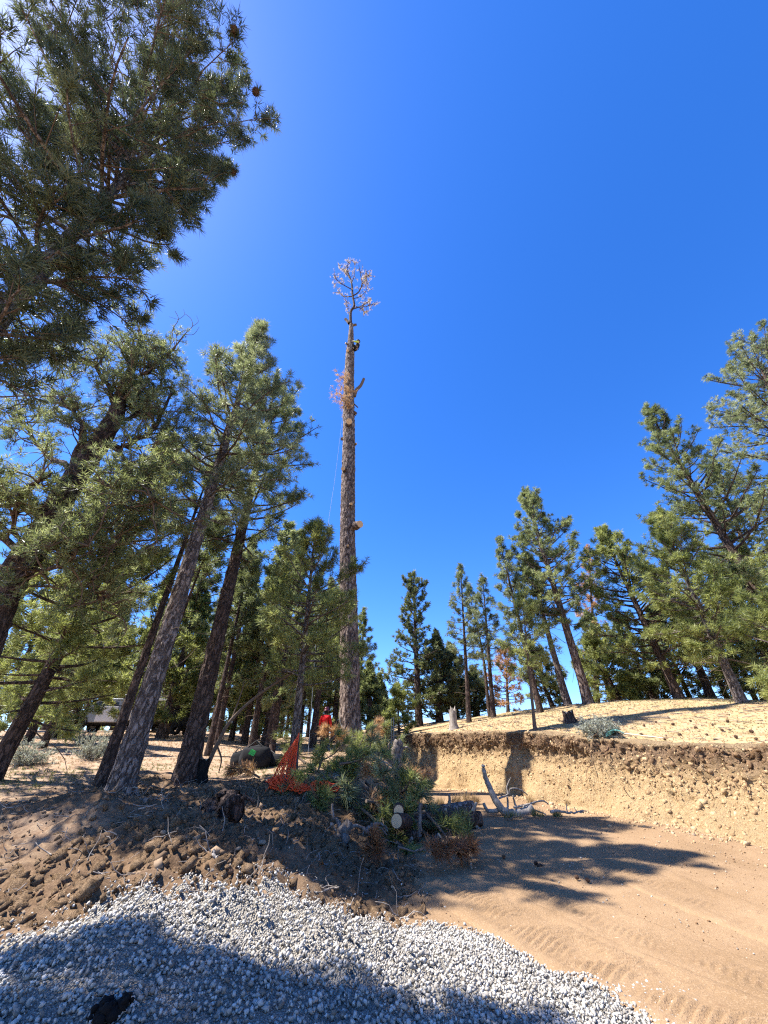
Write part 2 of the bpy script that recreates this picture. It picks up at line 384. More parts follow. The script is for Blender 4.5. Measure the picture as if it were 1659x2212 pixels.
# tyre tread prints: a finer strip of the road with pressed chevrons
def tyre_strip(T, half, amp, seed):
    seg = np.hypot(*(T[1:] - T[:-1]).T); cu = np.r_[0, np.cumsum(seg)]; a = np.arange(0, cu[-1], .019); c = np.stack([np.interp(a, cu, T[:, k]) for k in (0, 1)], 1)
    tn = unit(np.gradient(c, axis=0)); nr = np.c_[-tn[:, 1], tn[:, 0]]; w = np.linspace(-half - .3, half + .3, 34)
    A, O = np.meshgrid(a, w, indexing='ij'); X = c[:, :1] + nr[:, :1] * w; Y = c[:, 1:] + nr[:, 1:] * w
    lug = ((A + .10 * np.sign(O) + np.abs(O) * .45 + .03 * fbm(X * 3, Y * 3, 2, seed)) / .095) % 1.
    ridge = sstep(0, .10, lug) * sstep(.58, .48, lug); keep = np.clip(vnoise(X * 3.3, Y * 3.3, seed + 3) * 2.8 - .6, 0, 1)
    ins = sstep(half + .04, half - .04, np.abs(O)) * sstep(.0, .03, np.abs(O)) ; berm = np.exp(-((np.abs(O) - half - .1) / .08) ** 2)
    z = gz(X, Y) + .022 + amp * (ins * (ridge * keep - .25) + .55 * berm * np.clip(vnoise(X * 6, Y * 6, seed + 5) * 1.6 - .2, 0, 1)) + .006 * fbm(X * 22, Y * 22, 2, seed + 7)
    end = sstep(half + .3, half + .2, np.abs(O)) * sstep(0, .4, A) * sstep(cu[-1], cu[-1] - .4, A); z = z - .06 * (1 - end)
    n0, n1 = X.shape; ii = np.arange(n0 * n1).reshape(n0, n1); F = np.stack([ii[:-1, :-1], ii[1:, :-1], ii[1:, 1:], ii[:-1, 1:]], -1).reshape(-1, 4)
    return tag(link('tyre_track', mk_mesh('tyre_track', np.c_[X.ravel(), Y.ravel(), z.ravel()], F, mg, smooth=True, attrs={q: ('POINT', np.zeros(X.size)) for q in ('hill', 'plateau', 'heap')})), kind='structure')
tyre_strip(TRK, .36, .034, 3)
tyre_strip(TRK2, .3, .016, 9)
tyre_strip(TRK + np.array([.95, .25]), .22, .016, 21)

# ------------------------------------------------------------------ the cut bank: dug face with dark root layer on top
mb_ = mat('cut_bank_soil', (.5, .36, .2), .95, .1); t = NT(mb_); co = t.coord()
nb1 = t.noise(co, 7.5, 9, .82); nb2 = t.noise(t.coord((11, 11, 2.6)), 2.4, 7, .8); nb3 = t.noise(co, 40, 3, .7)
lowc = t.mix(t.ramp(nb1, [(.36, (0, 0, 0)), (.64, (1, 1, 1))]), (.40, .26, .125), (.56, .40, .215))
lowc = t.mix(t.ramp(nb2, [(.52, (0, 0, 0)), (.66, (.9, .9, .9))]), lowc, (.21, .12, .058))
topc = t.mix(t.ramp(nb1, [(.42, (0, 0, 0)), (.60, (1, 1, 1))]), (.085, .05, .03), (.33, .215, .125))
hgt = t.math('ADD', t.attr('rise'), t.math('MULTIPLY', t.math('SUBTRACT', nb1, .5), .55))
c = t.mix(t.ramp(hgt, [(.54, (0, 0, 0)), (.86, (1, 1, 1))]), lowc, topc)
turf = t.mix(t.ramp(nb3, [(.42, (0, 0, 0)), (.62, (1, 1, 1))]), (.28, .185, .10), (.42, .31, .18))
edge = t.math('ADD', t.attr('rise'), t.math('MULTIPLY', t.math('SUBTRACT', nb1, .5), .35))
c = t.mix(t.ramp(edge, [(.96, (0, 0, 0)), (1.0, (1, 1, 1))]), c, turf)
t.col(c); t.bump(t.math('ADD', nb2, t.math('MULTIPLY', nb3, .5)), 1., .09)
seg = np.hypot(*(BK[1:, :2] - BK[:-1, :2]).T); cum = np.r_[0, np.cumsum(seg)]
s0, s1 = cum[8 * 2 - 4], cum[8 * 11]
al = np.concatenate([np.arange(s0, cum[8 * 4], .07), np.arange(cum[8 * 4], cum[8 * 9], .055), np.arange(cum[8 * 9], s1, .12)])
bp = np.stack([np.interp(al, cum, BK[:, k]) for k in range(4)], 1)
tg = unit(np.gradient(bp[:, :2], axis=0)); nrm = np.c_[-tg[:, 1], tg[:, 0]]   # towards the plateau
NR = 84
rr = np.linspace(-.08, 1.36, NR)
AA, RR = np.meshgrid(al, rr, indexing='ij')
toe_z = gz(bp[:, 0], bp[:, 1], False)
# profile: steep face, then rounds over onto the turf
rc = np.clip(RR, 0, 1)
width = bp[:, 3][:, None]
steep = np.where(width < .6, rc ** 1.2, rc ** .85)
off = width * steep + np.clip(RR - 1, 0, 1) * 2.2 + .05
off = off - np.clip(-RR, 0, 1) * 5.0
d1 = fbm(AA * 1.1, RR * 2.0, 3, 71); d2 = fbm(AA * 5.5, RR * 6.5, 4, 73, .8); d3 = np.abs(fbm(AA * 7., RR * 3., 3, 79, .6)) + .5 * np.abs(fbm(AA * 16., RR * 11., 2, 87, .7))
fade = sstep(-.05, .12, RR) * sstep(1.25, 1.02, RR)
rough = .5 + .9 * sstep(.45, .75, RR) + .5 * sstep(.6, 1.4, width)
off = off + fade * (-.12 * d1 - .11 * d2 * rough - .12 * d3 * rough + .16 * sstep(.9, .7, RR) * sstep(.35, .7, RR) * (width < .7))
off = off - sstep(.32, .0, RR) * .55 * np.clip(vnoise(AA * .9, AA * 0 + 3, 93) * 1.6 - .5, 0, 1) * sstep(-.08, .0, RR)
lipz = plateau_z(width, bp[:, 2][:, None]) 
zt = toe_z[:, None] + (lipz - toe_z[:, None]) * rc + np.clip(RR - 1, 0, 1) * 2.2 * .2 - np.clip(-RR, 0, 1) * 1.5
zt = zt + fade * (.05 * d2 + .04 * fbm(AA * 3, RR * 3, 3, 83)) * rough + .03 * sstep(.95, 1.05, RR) * fbm(AA * 5, RR * 4, 2, 85) + .02 * sstep(.8, 1.0, RR) - .10 * sstep(1.22, 1.36, RR)
BV = np.stack([bp[:, 0][:, None] + nrm[:, 0][:, None] * off, bp[:, 1][:, None] + nrm[:, 1][:, None] * off, zt], -1)
nA = len(al); bi = np.arange(nA * NR).reshape(nA, NR)
BF = np.stack([bi[:-1, :-1], bi[1:, :-1], bi[1:, 1:], bi[:-1, 1:]], -1).reshape(-1, 4)
bm_ = mk_mesh('cut_bank', BV.reshape(-1, 3), BF, mb_, smooth=True,
              attrs={'rise': ('POINT', RR.ravel()), 'plateau': ('POINT', np.ones(RR.size)), 'hill': ('POINT', np.zeros(RR.size)), 'heap': ('POINT', np.zeros(RR.size))})
bank = tag(link('cut_bank', bm_), 'tan cut earth bank with dark root layer along its top', 'earth bank', kind='structure')
# hanging roots and crumbled clods of the bank
def wander(rng, start, d, L, k=6, wob=.35):
    pts = [np.array(start, float)]; d = np.array(d, float)
    for _ in range(k - 1):
        d = unit(d + rng.normal(0, wob, 3)); pts.append(pts[-1] + d * L / (k - 1))
    return np.array(pts)
rng = np.random.default_rng(5)
rp, rr_ = [], []
for _ in range(1000):
    i = rng.integers(int(nA * .12), int(nA * .93)); r = int(NR * np.clip(rng.beta(4, 2.2), .1, .78))
    p = BV[i, r]; o_ = -np.r_[nrm[i], 0]
    rp.append(wander(rng, p - o_ * .03, o_ * .5 + np.array([rng.normal(0, .4), rng.normal(0, .4), -.7]), rng.uniform(.12, .65)))
    rr_.append(np.linspace(1, .3, 6) * rng.gamma(1.5, .005) + .002)
V, F = tubes(np.array(rp), np.array(rr_), 3)
M['root'] = mat('root_bark', (.17, .10, .06), .95, .1)
tag(link('root', mk_mesh('hanging_roots', V, F, M['root']), bank), kind='stuff')

# rock-like lumps: an icosphere with jittered corners
def ico():
    p = (1 + 5 ** .5) / 2
    V = np.array([[-1, p, 0], [1, p, 0], [-1, -p, 0], [1, -p, 0], [0, -1, p], [0, 1, p], [0, -1, -p], [0, 1, -p], [p, 0, -1], [p, 0, 1], [-p, 0, -1], [-p, 0, 1]])
    F = np.array([[0, 11, 5], [0, 5, 1], [0, 1, 7], [0, 7, 10], [0, 10, 11], [1, 5, 9], [5, 11, 4], [11, 10, 2], [10, 7, 6], [7, 1, 8], [3, 9, 4], [3, 4, 2], [3, 2, 6], [3, 6, 8], [3, 8, 9], [4, 9, 5], [2, 4, 11], [6, 2, 10], [8, 6, 7], [9, 8, 1]])
    return unit(V), F
IV, IF = ico()
def rand_rot(rng, n):
    q = unit(rng.normal(size=(n, 4))); a, b, c_, d = q.T
    return np.stack([1 - 2 * (c_ * c_ + d * d), 2 * (b * c_ - a * d), 2 * (b * d + a * c_), 2 * (b * c_ + a * d), 1 - 2 * (b * b + d * d), 2 * (c_ * d - a * b),
                     2 * (b * d - a * c_), 2 * (c_ * d + a * b), 1 - 2 * (b * b + c_ * c_)], 1).reshape(n, 3, 3)
def lumps(rng, pos, size, jit=.28, flat=(1, .8, .62)):
    n = len(pos)
    V = IV[None] * (1 + rng.uniform(-jit, jit, (n, 12, 1))) * (np.array(flat)[None, None] * rng.uniform(.75, 1.25, (n, 1, 3)))
    V = np.einsum('nij,nkj->nki', rand_rot(rng, n), V) * size[:, None, None] + pos[:, None]
    F = (IF[None] + (np.arange(n) * 12)[:, None, None]).reshape(-1, 3)
    return V.reshape(-1, 3), F
CV = np.array([[-1, -1, -1], [1, -1, -1], [1, 1, -1], [-1, 1, -1], [-1, -1, 1], [1, -1, 1], [1, 1, 1], [-1, 1, 1]]) * .66
CF = np.array([[0, 3, 2], [0, 2, 1], [4, 5, 6], [4, 6, 7], [0, 1, 5], [0, 5, 4], [1, 2, 6], [1, 6, 5], [2, 3, 7], [2, 7, 6], [3, 0, 4], [3, 4, 7]])
def chips(rng, pos, size):
    n = len(pos); V = CV[None] * rng.uniform(.55, 1.3, (n, 8, 3)) * (np.array([1.1, .85, .7])[None, None] * rng.uniform(.75, 1.2, (n, 1, 3)))
    V = np.einsum('nij,nkj->nki', rand_rot(rng, n), V) * size[:, None, None] + pos[:, None]
    return V.reshape(-1, 3), (CF[None] + (np.arange(n) * 8)[:, None, None]).reshape(-1, 3)
def lump_mat(name, ramp, rough=.9):
    m = mat(name, ramp[1][1], rough, .2); t = NT(m); a = t.attr('tint'); t.col(t.mix(t.math('MULTIPLY', t.noise(t.coord(), 60, 3, .7), .5), t.ramp(a, ramp), ramp[0][1]))
    return m
M['clod'] = lump_mat('soil_clods', [(0, (.075, .046, .026)), (.6, (.17, .108, .062)), (1, (.31, .215, .135))])
M['grit'] = lump_mat('pale_road_grit', [(0, (.16, .09, .045)), (.5, (.32, .21, .12)), (1, (.50, .41, .31))])
M['bank_clod'] = lump_mat('tan_soil_clods', [(0, (.26, .165, .085)), (.5, (.40, .27, .145)), (1, (.52, .38, .22))])
M['gravel'] = lump_mat('crushed_grey_stone', [(0, (.17, .145, .115)), (.2, (.32, .295, .255)), (.6, (.46, .425, .365)), (1, (.62, .59, .53))], .85)
def lump_obj(name, rng, pos, size, m, parent=None, kind='stuff', chip=False, **kw):
    V, F = chips(rng, pos, size) if chip else lumps(rng, pos, size, **kw); tint = np.repeat(rng.uniform(0, 1, len(pos)), 12 if chip else 20)
    o = link(name, mk_mesh(name, V, F, m, attrs={'tint': ('FACE', tint)}), parent)
    if kind: o['kind'] = kind
    return o
# clods on the bank toe and face
n = 6500
i = rng.integers(int(nA * .1), int(nA * .95), n); r = np.where(rng.random(n) < .55, rng.integers(1, 18, n), rng.integers(10, 66, n))
pos = BV[i, r] + np.c_[-nrm[i] * rng.exponential(.35, n)[:, None], np.zeros(n)]
low = r < 18
pos[low, 2] = gz(pos[low, 0], pos[low, 1]) + .002
pos[~low] = BV[i, r][~low]
lump_obj('clod', rng, pos, rng.gamma(1.1, .012, n) + .006, M['bank_clod'], bank, chip=True)
M['bank_lump'] = mat('crumbling_bank_soil', (.4, .27, .14), .95, .1); t = NT(M['bank_lump']); f1 = t.noise(t.coord(), 26, 5, .75)
a_ = t.attr('tint'); t.col(t.mix(t.ramp(f1, [(.4, (0, 0, 0)), (.65, (.7, .7, .7))]), t.ramp(a_, [(0, (.09, .053, .03)), (.45, (.22, .14, .078)), (.6, (.40, .265, .135)), (1, (.56, .405, .225))]), (.25, .15, .075))); t.bump(f1, 1., .03)
n = 6500; i = rng.integers(int(nA * .1), int(nA * .95), n); r = rng.integers(3, int(NR * .74), n); rz = rr[r]
sz = np.clip(rng.gamma(1.5, .014, n) + .010, .010, .08) * (.55 + .7 * rz + .4 * (bp[i, 3] > .9))
V, F = chips(rng, BV[i, r] + np.c_[nrm[i], np.zeros(n)] * (sz * .35)[:, None], sz)
tnt = np.clip(np.where(rz + rng.normal(0, .13, n) > .68, rng.uniform(0, .45, n), rng.uniform(.5, 1, n)), 0, 1)
tag(link('crumbled_soil', mk_mesh('crumbled_soil', V, F, M['bank_lump'], attrs={'tint': ('FACE', np.repeat(tnt, 12))}), bank), kind='stuff')
# clods on the dug soil heap
n = 16000
x_ = rng.uniform(-8, .8, n * 3); y_ = rng.uniform(4.2, 12.8, n * 3)
k = rng.random(n * 3) < heap_w(x_, y_) * np.clip(.45 + 1.4 * vnoise(x_ * .8, y_ * .8, 91) - .3, .15, 1)
x_, y_ = x_[k][:9500], y_[k][:9500]
pos = np.c_[x_, y_, gz(x_, y_) - .003]
heap_clods = lump_obj('soil_clods', rng, pos, np.minimum(rng.gamma(.8, .013, len(pos)) + .006, np.where(x_ < -3.2, .03, .075)), M['clod'], chip=True)
tag(heap_clods, 'loose brown soil clods strewn over the dug heap', 'soil')
M['soil_lump'] = mat('churned_brown_soil', (.12, .075, .042), .95, .1); t = NT(M['soil_lump']); f1 = t.noise(t.coord(), 22, 5, .75); f2 = t.noise(t.coord(), 90, 3, .7)
t.col(t.mix(t.ramp(f2, [(.5, (0, 0, 0)), (.7, (.8, .8, .8))]), t.ramp(f1, [(.35, (.085, .052, .029)), (.55, (.205, .132, .073)), (.7, (.32, .215, .13))]), (.40, .28, .175))); t.bump(t.math('ADD', f1, t.math('MULTIPLY', f2, .6)), 1., .04)
n = 15000; x_ = rng.uniform(-7.5, .6, n); y_ = rng.uniform(4.6, 12.6, n)
k = rng.random(n) < heap_w(x_, y_) * np.clip(vnoise(x_ * 1.1, y_ * 1.1, 95) * 2.4 - .75 + .35 * sstep(-4.5, -3, x_) - .45 * sstep(-4.3, -5.6, x_), .0, 1)
x_, y_ = x_[k][:4600], y_[k][:4600]; sz = np.clip(rng.gamma(2.0, .022, len(x_)) + .018, .02, .13) * np.where(x_ < -4.0, .5, .85)
churn = lump_obj('churned_soil', rng, np.c_[x_, y_, gz(x_, y_) - sz * .25], sz, M['soil_lump'], chip=True)
tag(churn, 'coarse dark lumps of churned soil piled on the dug heap', 'soil')
# crumbs beside the wheel prints and small stones on the road
n = 11500
x_ = rng.uniform(-1, 9, n); y_ = rng.uniform(3.6, 13, n)
b1, _, _ = track(x_, y_, TRK, .3)
k = rng.random(n) < .35 + .6 * np.exp(-((b1 - .55) / .3) ** 2)
x_, y_ = x_[k], y_[k]; s_, _, _ = bank_sd(x_, y_); x_, y_ = x_[s_ < 0], y_[s_ < 0]
crumbs = lump_obj('road_crumbs', rng, np.c_[x_, y_, gz(x_, y_) + .004], rng.gamma(1.1, .0045, len(x_)) + .004, M['grit'], chip=True)
tag(crumbs, 'small tan soil crumbs and grit lying on the dirt road', 'grit')

# ------------------------------------------------------------------ gravel pile
def gravel_h(x, y):
    h = .17 * gauss((x + 2.1) / 1.2, (y - 3.0) / 1.4) + .12 * gauss((x + 1.75) / .75, (y - 4.2) / .8) + .34 * gauss((x - .05) / 1.7, (y - 3.7) / 1.7) + .14 * gauss((x - .1) / 1.3, (y - 5.5) / 1.0)
    h = h - .06 + .05 * fbm(x * 1.6, y * 1.6, 3, 101)
    return h
px_ = np.arange(-4.6, 3.4, .06); py_ = np.arange(.8, 7.6, .06)
PX, PY = np.meshgrid(px_, py_); PH = gravel_h(PX, PY); PZ = gz(PX, PY) + np.where(PH > 0, PH, -.08 + PH * .3) - .012
pi_ = np.arange(PX.size).reshape(PX.shape)
PF = np.stack([pi_[:-1, :-1], pi_[:-1, 1:], pi_[1:, 1:], pi_[1:, :-1]], -1).reshape(-1, 4)
keep = PH.ravel()[PF].max(1) > -.02
PF = PF[keep]; used = np.unique(PF); remap = np.zeros(PX.size, int); remap[used] = np.arange(len(used))
mgb = mat('gravel_bed', (.36, .35, .34), .95, .15); t = NT(mgb); vv = t.vor(t.coord(), 62., 'F1', 'Distance')
t.col(t.ramp(vv, [(0, (.44, .41, .355)), (.6, (.22, .195, .16))])); t.bump(t.math('SUBTRACT', 1., vv), 1., .03)
pile = link('gravel_pile', mk_mesh('gravel_pile', np.c_[PX.ravel(), PY.ravel(), PZ.ravel()][used], remap[PF], mgb, smooth=True))
tag(pile, 'heap of pale grey crushed gravel beside the dirt road', 'gravel')
rng = np.random.default_rng(11)
n = 63000
x_ = rng.uniform(-4.4, 3.2, n); y_ = rng.uniform(2.1, 7.4, n); h_ = gravel_h(x_, y_)
# fewer where the pile thins out at its foot and far behind the eye
k = rng.random(n) < np.clip((h_ + .03) / .05, 0, 1) * (np.abs(x_) / (y_ * cp - .75 * sp) < 1.2)
x_, y_, h_ = x_[k], y_[k], h_[k]
# strays that rolled off
ns = 2600
xs = rng.uniform(-3.5, 4.0, ns); ys = rng.uniform(3.2, 9.5, ns); hs = gravel_h(xs, ys)
k = (hs < .0) & (rng.random(ns) < np.exp(hs * 22) * .9) & (xs > -.5)
xs, ys = xs[k], ys[k]
gpos = np.r_[np.c_[x_, y_, gz(x_, y_) + np.maximum(h_, 0) + rng.uniform(-.008, .012, len(x_))], np.c_[xs, ys, gz(xs, ys) + .006]]
gsz = np.clip(rng.gamma(4.5, .0025, len(gpos)), .004, .021)
# the 300 that show largest, one by one
sc_ = gsz / np.maximum(gpos[:, 1] * cp + (gpos[:, 2] - 1.6) * sp, .3)
inframe = (np.abs(gpos[:, 0] / np.maximum(gpos[:, 1] * cp + (gpos[:, 2] - 1.6) * sp, .1)) < .97) & ((gpos[:, 1] * sp - (gpos[:, 2] - 1.6) * cp) / np.maximum(gpos[:, 1] * cp + (gpos[:, 2] - 1.6) * sp, .1) < 1.31)
order = np.argsort(-np.where(inframe, sc_, 0))
big = order[:300]; rest = np.setdiff1d(np.arange(len(gpos)), big)
lump_obj('gravel', rng, gpos[rest], gsz[rest], M['gravel'], pile, chip=True)
protos = []
for q in range(8):
    V, F = chips(rng, np.zeros((1, 3)), np.ones(1)); protos.append(mk_mesh('stone', V, F, M['gravel'], attrs={'tint': ('FACE', np.full(12, q / 7.))}))
for q, b in enumerate(big):
    link('stone', protos[q % 8], pile, gpos[b] + np.array([0, 0, .006]), rng.uniform(0, 6.28, 3), float(gsz[b]))

# ------------------------------------------------------------------ pines
def interp_pts(Pts, s):
    """Pts (N,k,3) sampled at s (N,) in 0..1 -> point and direction"""
    k = Pts.shape[1]; f = np.clip(s, 0, .9999) * (k - 1); i = f.astype(int); w = (f - i)[:, None]; r = np.arange(len(Pts))
    a, b = Pts[r, i], Pts[r, i + 1]
    return a * (1 - w) + b * w, unit(b - a)
def needles(rng, C, D, n, L, wd, spread=(12, 88), tint=None, back=.10):
    """C tuft centres (T,3), D axes (T,3)"""
    T = len(C)
    th = np.radians(rng.uniform(spread[0], spread[1], (T, n))); ph = rng.uniform(0, 2 * np.pi, (T, n))
    ref = np.where(np.abs(D[:, 2:3]) < .9, np.array([[0, 0, 1.]]), np.array([[1., 0, 0]]))
    A = unit(np.cross(D, ref)); B = np.cross(D, A)
    d = D[:, None] * np.cos(th)[..., None] + (A[:, None] * np.cos(ph)[..., None] + B[:, None] * np.sin(ph)[..., None]) * np.sin(th)[..., None]
    st = C[:, None] - D[:, None] * (rng.uniform(-.3, 1, (T, n)) * back)[..., None]
    ln = L * rng.uniform(.75, 1.15, (T, n))
    side = unit(np.cross(d, rng.normal(size=(T, n, 3))))
    droop = np.array([0, 0, -.12])
    tip = st + (d + droop) * ln[..., None]
    lo = st + d * (ln * .18)[..., None]
    w = wd * rng.uniform(.8, 1.2, (T, n))
    V = np.stack([lo + side * w[..., None], tip, lo - side * w[..., None]], 2).reshape(-1, 3)
    F = np.arange(T * n * 3).reshape(-1, 3)
    tt = rng.uniform(.15, .85, T) if tint is None else tint
    ti = np.clip(tt[:, None] + rng.normal(0, .24, (T, n)), 0, 1).ravel()
    return V, F, ti

def pine_geo(rng, H, lean=(0, 0), r0=.3, cs=.35, R=2.5, nb=60, shape='p', msub=6., ntuft=3, nn=22, nl=.21, nw=.007, bias=(0, 0), dead=12, wob=.0,
             mats=None, top_r=.12, up=1., trunk_seg=12, fork=None, lmin=.12, brown=0., tspread=(12, 88), tk=26):
    K = tk
    tt = np.linspace(0, 1, K)
    w1, w2 = rng.uniform(0, 6.28, 2)
    def cen(t_):
        t_ = np.asarray(t_)
        return np.stack([lean[0] * t_ + wob * np.sin(t_ * 5 + w1) * t_, lean[1] * t_ + wob * np.sin(t_ * 4.3 + w2) * t_, H * t_], -1)
    def rad(t_): return r0 * ((1 - t_) ** .75 * (1 - top_r) + top_r * (1 - t_ * .8)) * (1 + .32 * np.exp(-t_ * H / .35))
    tr = cen(tt); tr[0, 2] -= .25
    TV, TF = tubes(tr[None], rad(tt)[None], trunk_seg)
    TVn = TV.reshape(K, trunk_seg, 3)
    TVn[:] = tr[:, None] + (TVn - tr[:, None]) * (1 + rng.normal(0, .035 if K < 50 else .05, (K, trunk_seg, 1)))
    wood = [(TV, TF)]
    # primaries
    q = (np.arange(nb) + rng.uniform(-.4, .4, nb)) / nb; q = np.clip(q, 0, .985)
    t_ = cs + (1 - cs) * q ** .92
    az = np.arange(nb) * 2.39996 + rng.normal(0, .35, nb)
    if shape == 'p': Lf = (1 - q) ** .62 * (.55 + .45 * np.clip(q * 4, 0, 1))
    elif shape == 'c': Lf = (1 - q) ** .9 * (.75 + .25 * np.clip(q * 6, 0, 1))
    elif shape == 'col': Lf = (1 - q) ** .35 * (.7 + .3 * np.clip(q * 5, 0, 1)) * (.85 + .15 * np.sin(q * 9))
    elif shape == 'top': Lf = np.interp(q, [0, .15, .5, .75, .92, 1], [.5, .56, .66, 1.0, .9, .4])
    else: Lf = np.sqrt(np.clip(1 - (q * 1.55 - .62) ** 2, .05, 1))            # round
    bl = np.array(bias); bfac = 1 + bl[0] * np.cos(az) + bl[1] * np.sin(az)
    L = np.maximum(R * Lf * rng.uniform(.6, 1.22, nb) * bfac, lmin * R)
    e0 = np.radians(-8 + 58 * q ** 1.1 * up + rng.normal(0, 9, nb)); e1 = e0 + np.radians(rng.uniform(5, 42, nb) * up)
    k = 7; pts = np.zeros((nb, k, 3)); pts[:, 0] = cen(t_); a_ = az.copy()
    for i in range(1, k):
        f = i / (k - 1); e = e0 + (e1 - e0) * f; a_ = a_ + rng.normal(0, .16, nb)
        pts[:, i] = pts[:, i - 1] + np.stack([np.cos(e) * np.cos(a_), np.cos(e) * np.sin(a_), np.sin(e)], 1) * (L / (k - 1))[:, None]
    rb = np.minimum(rad(t_) * .5, .012 + .016 * L)
    wood.append(tubes(pts, rb[:, None] * np.linspace(1, .25, k)[None], 5))
    # secondaries
    m = np.maximum(2, np.round(msub * (L / R) ** .8 * rng.uniform(.7, 1.3, nb))).astype(int)
    pi2 = np.repeat(np.arange(nb), m); n2 = len(pi2)
    s2 = rng.uniform(.0, 1, n2) ** .7 * .78 + .2
    st, dr = interp_pts(pts[pi2], s2)
    a2 = np.arctan2(dr[:, 1], dr[:, 0]) + rng.choice([-1, 1], n2) * np.radians(rng.uniform(15, 80, n2))
    e2 = np.arcsin(np.clip(dr[:, 2], -1, 1)) + np.radians(rng.uniform(-12, 42, n2))
    l2 = L[pi2] * rng.uniform(.2, .42, n2) * (1.25 - s2) + rng.uniform(.12, .3, n2)
    k2 = 3; p2 = np.zeros((n2, k2, 3)); p2[:, 0] = st
    for i in range(1, k2):
        e2 = e2 + np.radians(rng.uniform(-4, 18, n2)); a2 = a2 + rng.normal(0, .2, n2)
        p2[:, i] = p2[:, i - 1] + np.stack([np.cos(e2) * np.cos(a2), np.cos(e2) * np.sin(a2), np.sin(e2)], 1) * (l2 / (k2 - 1))[:, None]
    wood.append(tubes(p2, np.linspace(1, .4, k2)[None] * (.006 + .006 * l2)[:, None], 3))
    # tufts
    C, D, Ti = [], [], []
    btint = np.clip(rng.normal(.5, .2, nb), 0, 1)
    for j in range(ntuft):
        s = 1. if j == 0 else rng.uniform(.25, .95, n2) if j else 1.
        c_, d_ = interp_pts(p2, np.full(n2, .999) if j == 0 else s)
        C.append(c_ + (rng.normal(0, .05, c_.shape) if j else 0)); D.append(unit(d_ + (rng.normal(0, .45, d_.shape) if j else 0) + np.array([0, 0, .25]))); Ti.append(btint[pi2])
    c_, d_ = interp_pts(pts, np.full(nb, .999)); C.append(c_); D.append(d_); Ti.append(btint)
    tp = cen(np.linspace(.955, 1., 6)) + rng.normal(0, .04, (6, 3)); C.append(tp); D.append(unit(rng.normal(0, .35, (6, 3)) + np.array([0, 0, 1]))); Ti.append(np.full(6, .5))
    C, D, Ti = np.concatenate(C), np.concatenate(D), np.clip(np.concatenate(Ti) + rng.normal(0, .14, sum(map(len, Ti))), 0, 1)
    NV, NF, ti = needles(rng, C, D, nn, nl, nw, tspread, Ti)
    # dead twigs below the crown
    if dead:
        td = rng.uniform(cs * .35, cs + .25 * (1 - cs), dead); azd = rng.uniform(0, 6.28, dead); Ld = R * rng.uniform(.15, .6, dead)
        pd = np.zeros((dead, 6, 3)); pd[:, 0] = cen(td); e = np.radians(rng.uniform(-25, 20, dead))
        for i in range(1, 6):
            e = e + rng.normal(0, .22, dead); azd = azd + rng.normal(0, .2, dead)
            pd[:, i] = pd[:, i - 1] + np.stack([np.cos(e) * np.cos(azd), np.cos(e) * np.sin(azd), np.sin(e)], 1) * (Ld / 5)[:, None]
        wood.append(tubes(pd, np.linspace(1, .3, 6)[None] * (.008 + .006 * Ld)[:, None], 4))
    off = 0; Vs, Fs, Ms = [], [], []
    for j, (v_, f_) in enumerate(wood):
        Vs.append(v_); Fs.append(f_ + off); off += len(v_); Ms.append(np.full(len(f_), 0 if j < 2 else 1))
    trunk = (np.concatenate(Vs), np.concatenate(Fs), np.concatenate(Ms))
    return trunk, (NV, NF, ti)

def tree_meshes(name, geo, bark, leaf):
    (tv, tf, tm), (nv, nf, ti) = geo
    return (mk_mesh('trunk', tv, tf, [bark, M['bark_thin']], tm, smooth=len(tv) < 9000 or (np.arange(len(tf)) > 3700)), mk_mesh('crown', nv, nf, leaf, attrs={'tint': ('FACE', ti)}))
def put_tree(name, label, base, meshes, group=None, rz=0, scale=None, cat='tree'):
    r = thing(name, label, cat, base, rz, group)
    if scale is not None: r.scale = (scale,) * 3 if not hasattr(scale, '__len__') else scale
    link('trunk', meshes[0], r); link('crown', meshes[1], r)
    return r
def pine_at(label, bu, bv, Y, tu, tv, seed, name='pine_tree', bark='bark', leaf='needle', base=None, topxyz=None, group=None, **kw):
    b = P(bu, bv, Y) if base is None else np.array([base[0], base[1], 0.])
    b[2] = gzs(b[0], b[1]) - .02
    top = P(tu, tv, b[1]) if topxyz is None else np.array(topxyz)
    H = top[2] - b[2]
    geo = pine_geo(np.random.default_rng(seed), H, (top[0] - b[0], top[1] - b[1]), **kw)
    return put_tree(name, label, b, tree_meshes(name, geo, M[bark], M[leaf]), group)

# --- near trees at the sunny side
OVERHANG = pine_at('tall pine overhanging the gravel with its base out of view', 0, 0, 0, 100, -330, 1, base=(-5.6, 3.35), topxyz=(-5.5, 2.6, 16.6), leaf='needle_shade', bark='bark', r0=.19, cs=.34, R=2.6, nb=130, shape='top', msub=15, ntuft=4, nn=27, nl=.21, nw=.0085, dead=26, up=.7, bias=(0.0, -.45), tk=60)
pine_at('grey barked pine whose clean trunk leaves the soil heap', 247, 1748, 9.3, 562, 708, 2, leaf='needle_blue', r0=.235, cs=.40, R=2.5, nb=92, shape='p', msub=12, ntuft=4, nn=22, nl=.24, nw=.009, dead=26, tk=140, trunk_seg=26)
pine_at('dark trunked pine beside the short black stump', 397, 1692, 12.2, 590, 850, 3, leaf='needle', bark='bark_red', r0=.28, cs=.42, R=2.4, nb=66, shape='r', msub=11, ntuft=4, nn=20, nl=.25, nw=.011, dead=30, tk=120, trunk_seg=24)
pine_at('slim dark pine leaning close beside the grey barked pine', 212, 1705, 11.4, 455, 1010, 4, bark='bark_red', r0=.14, cs=.72, R=1.2, nb=24, msub=7, ntuft=4, nn=18, nl=.24, nw=.011, dead=16)
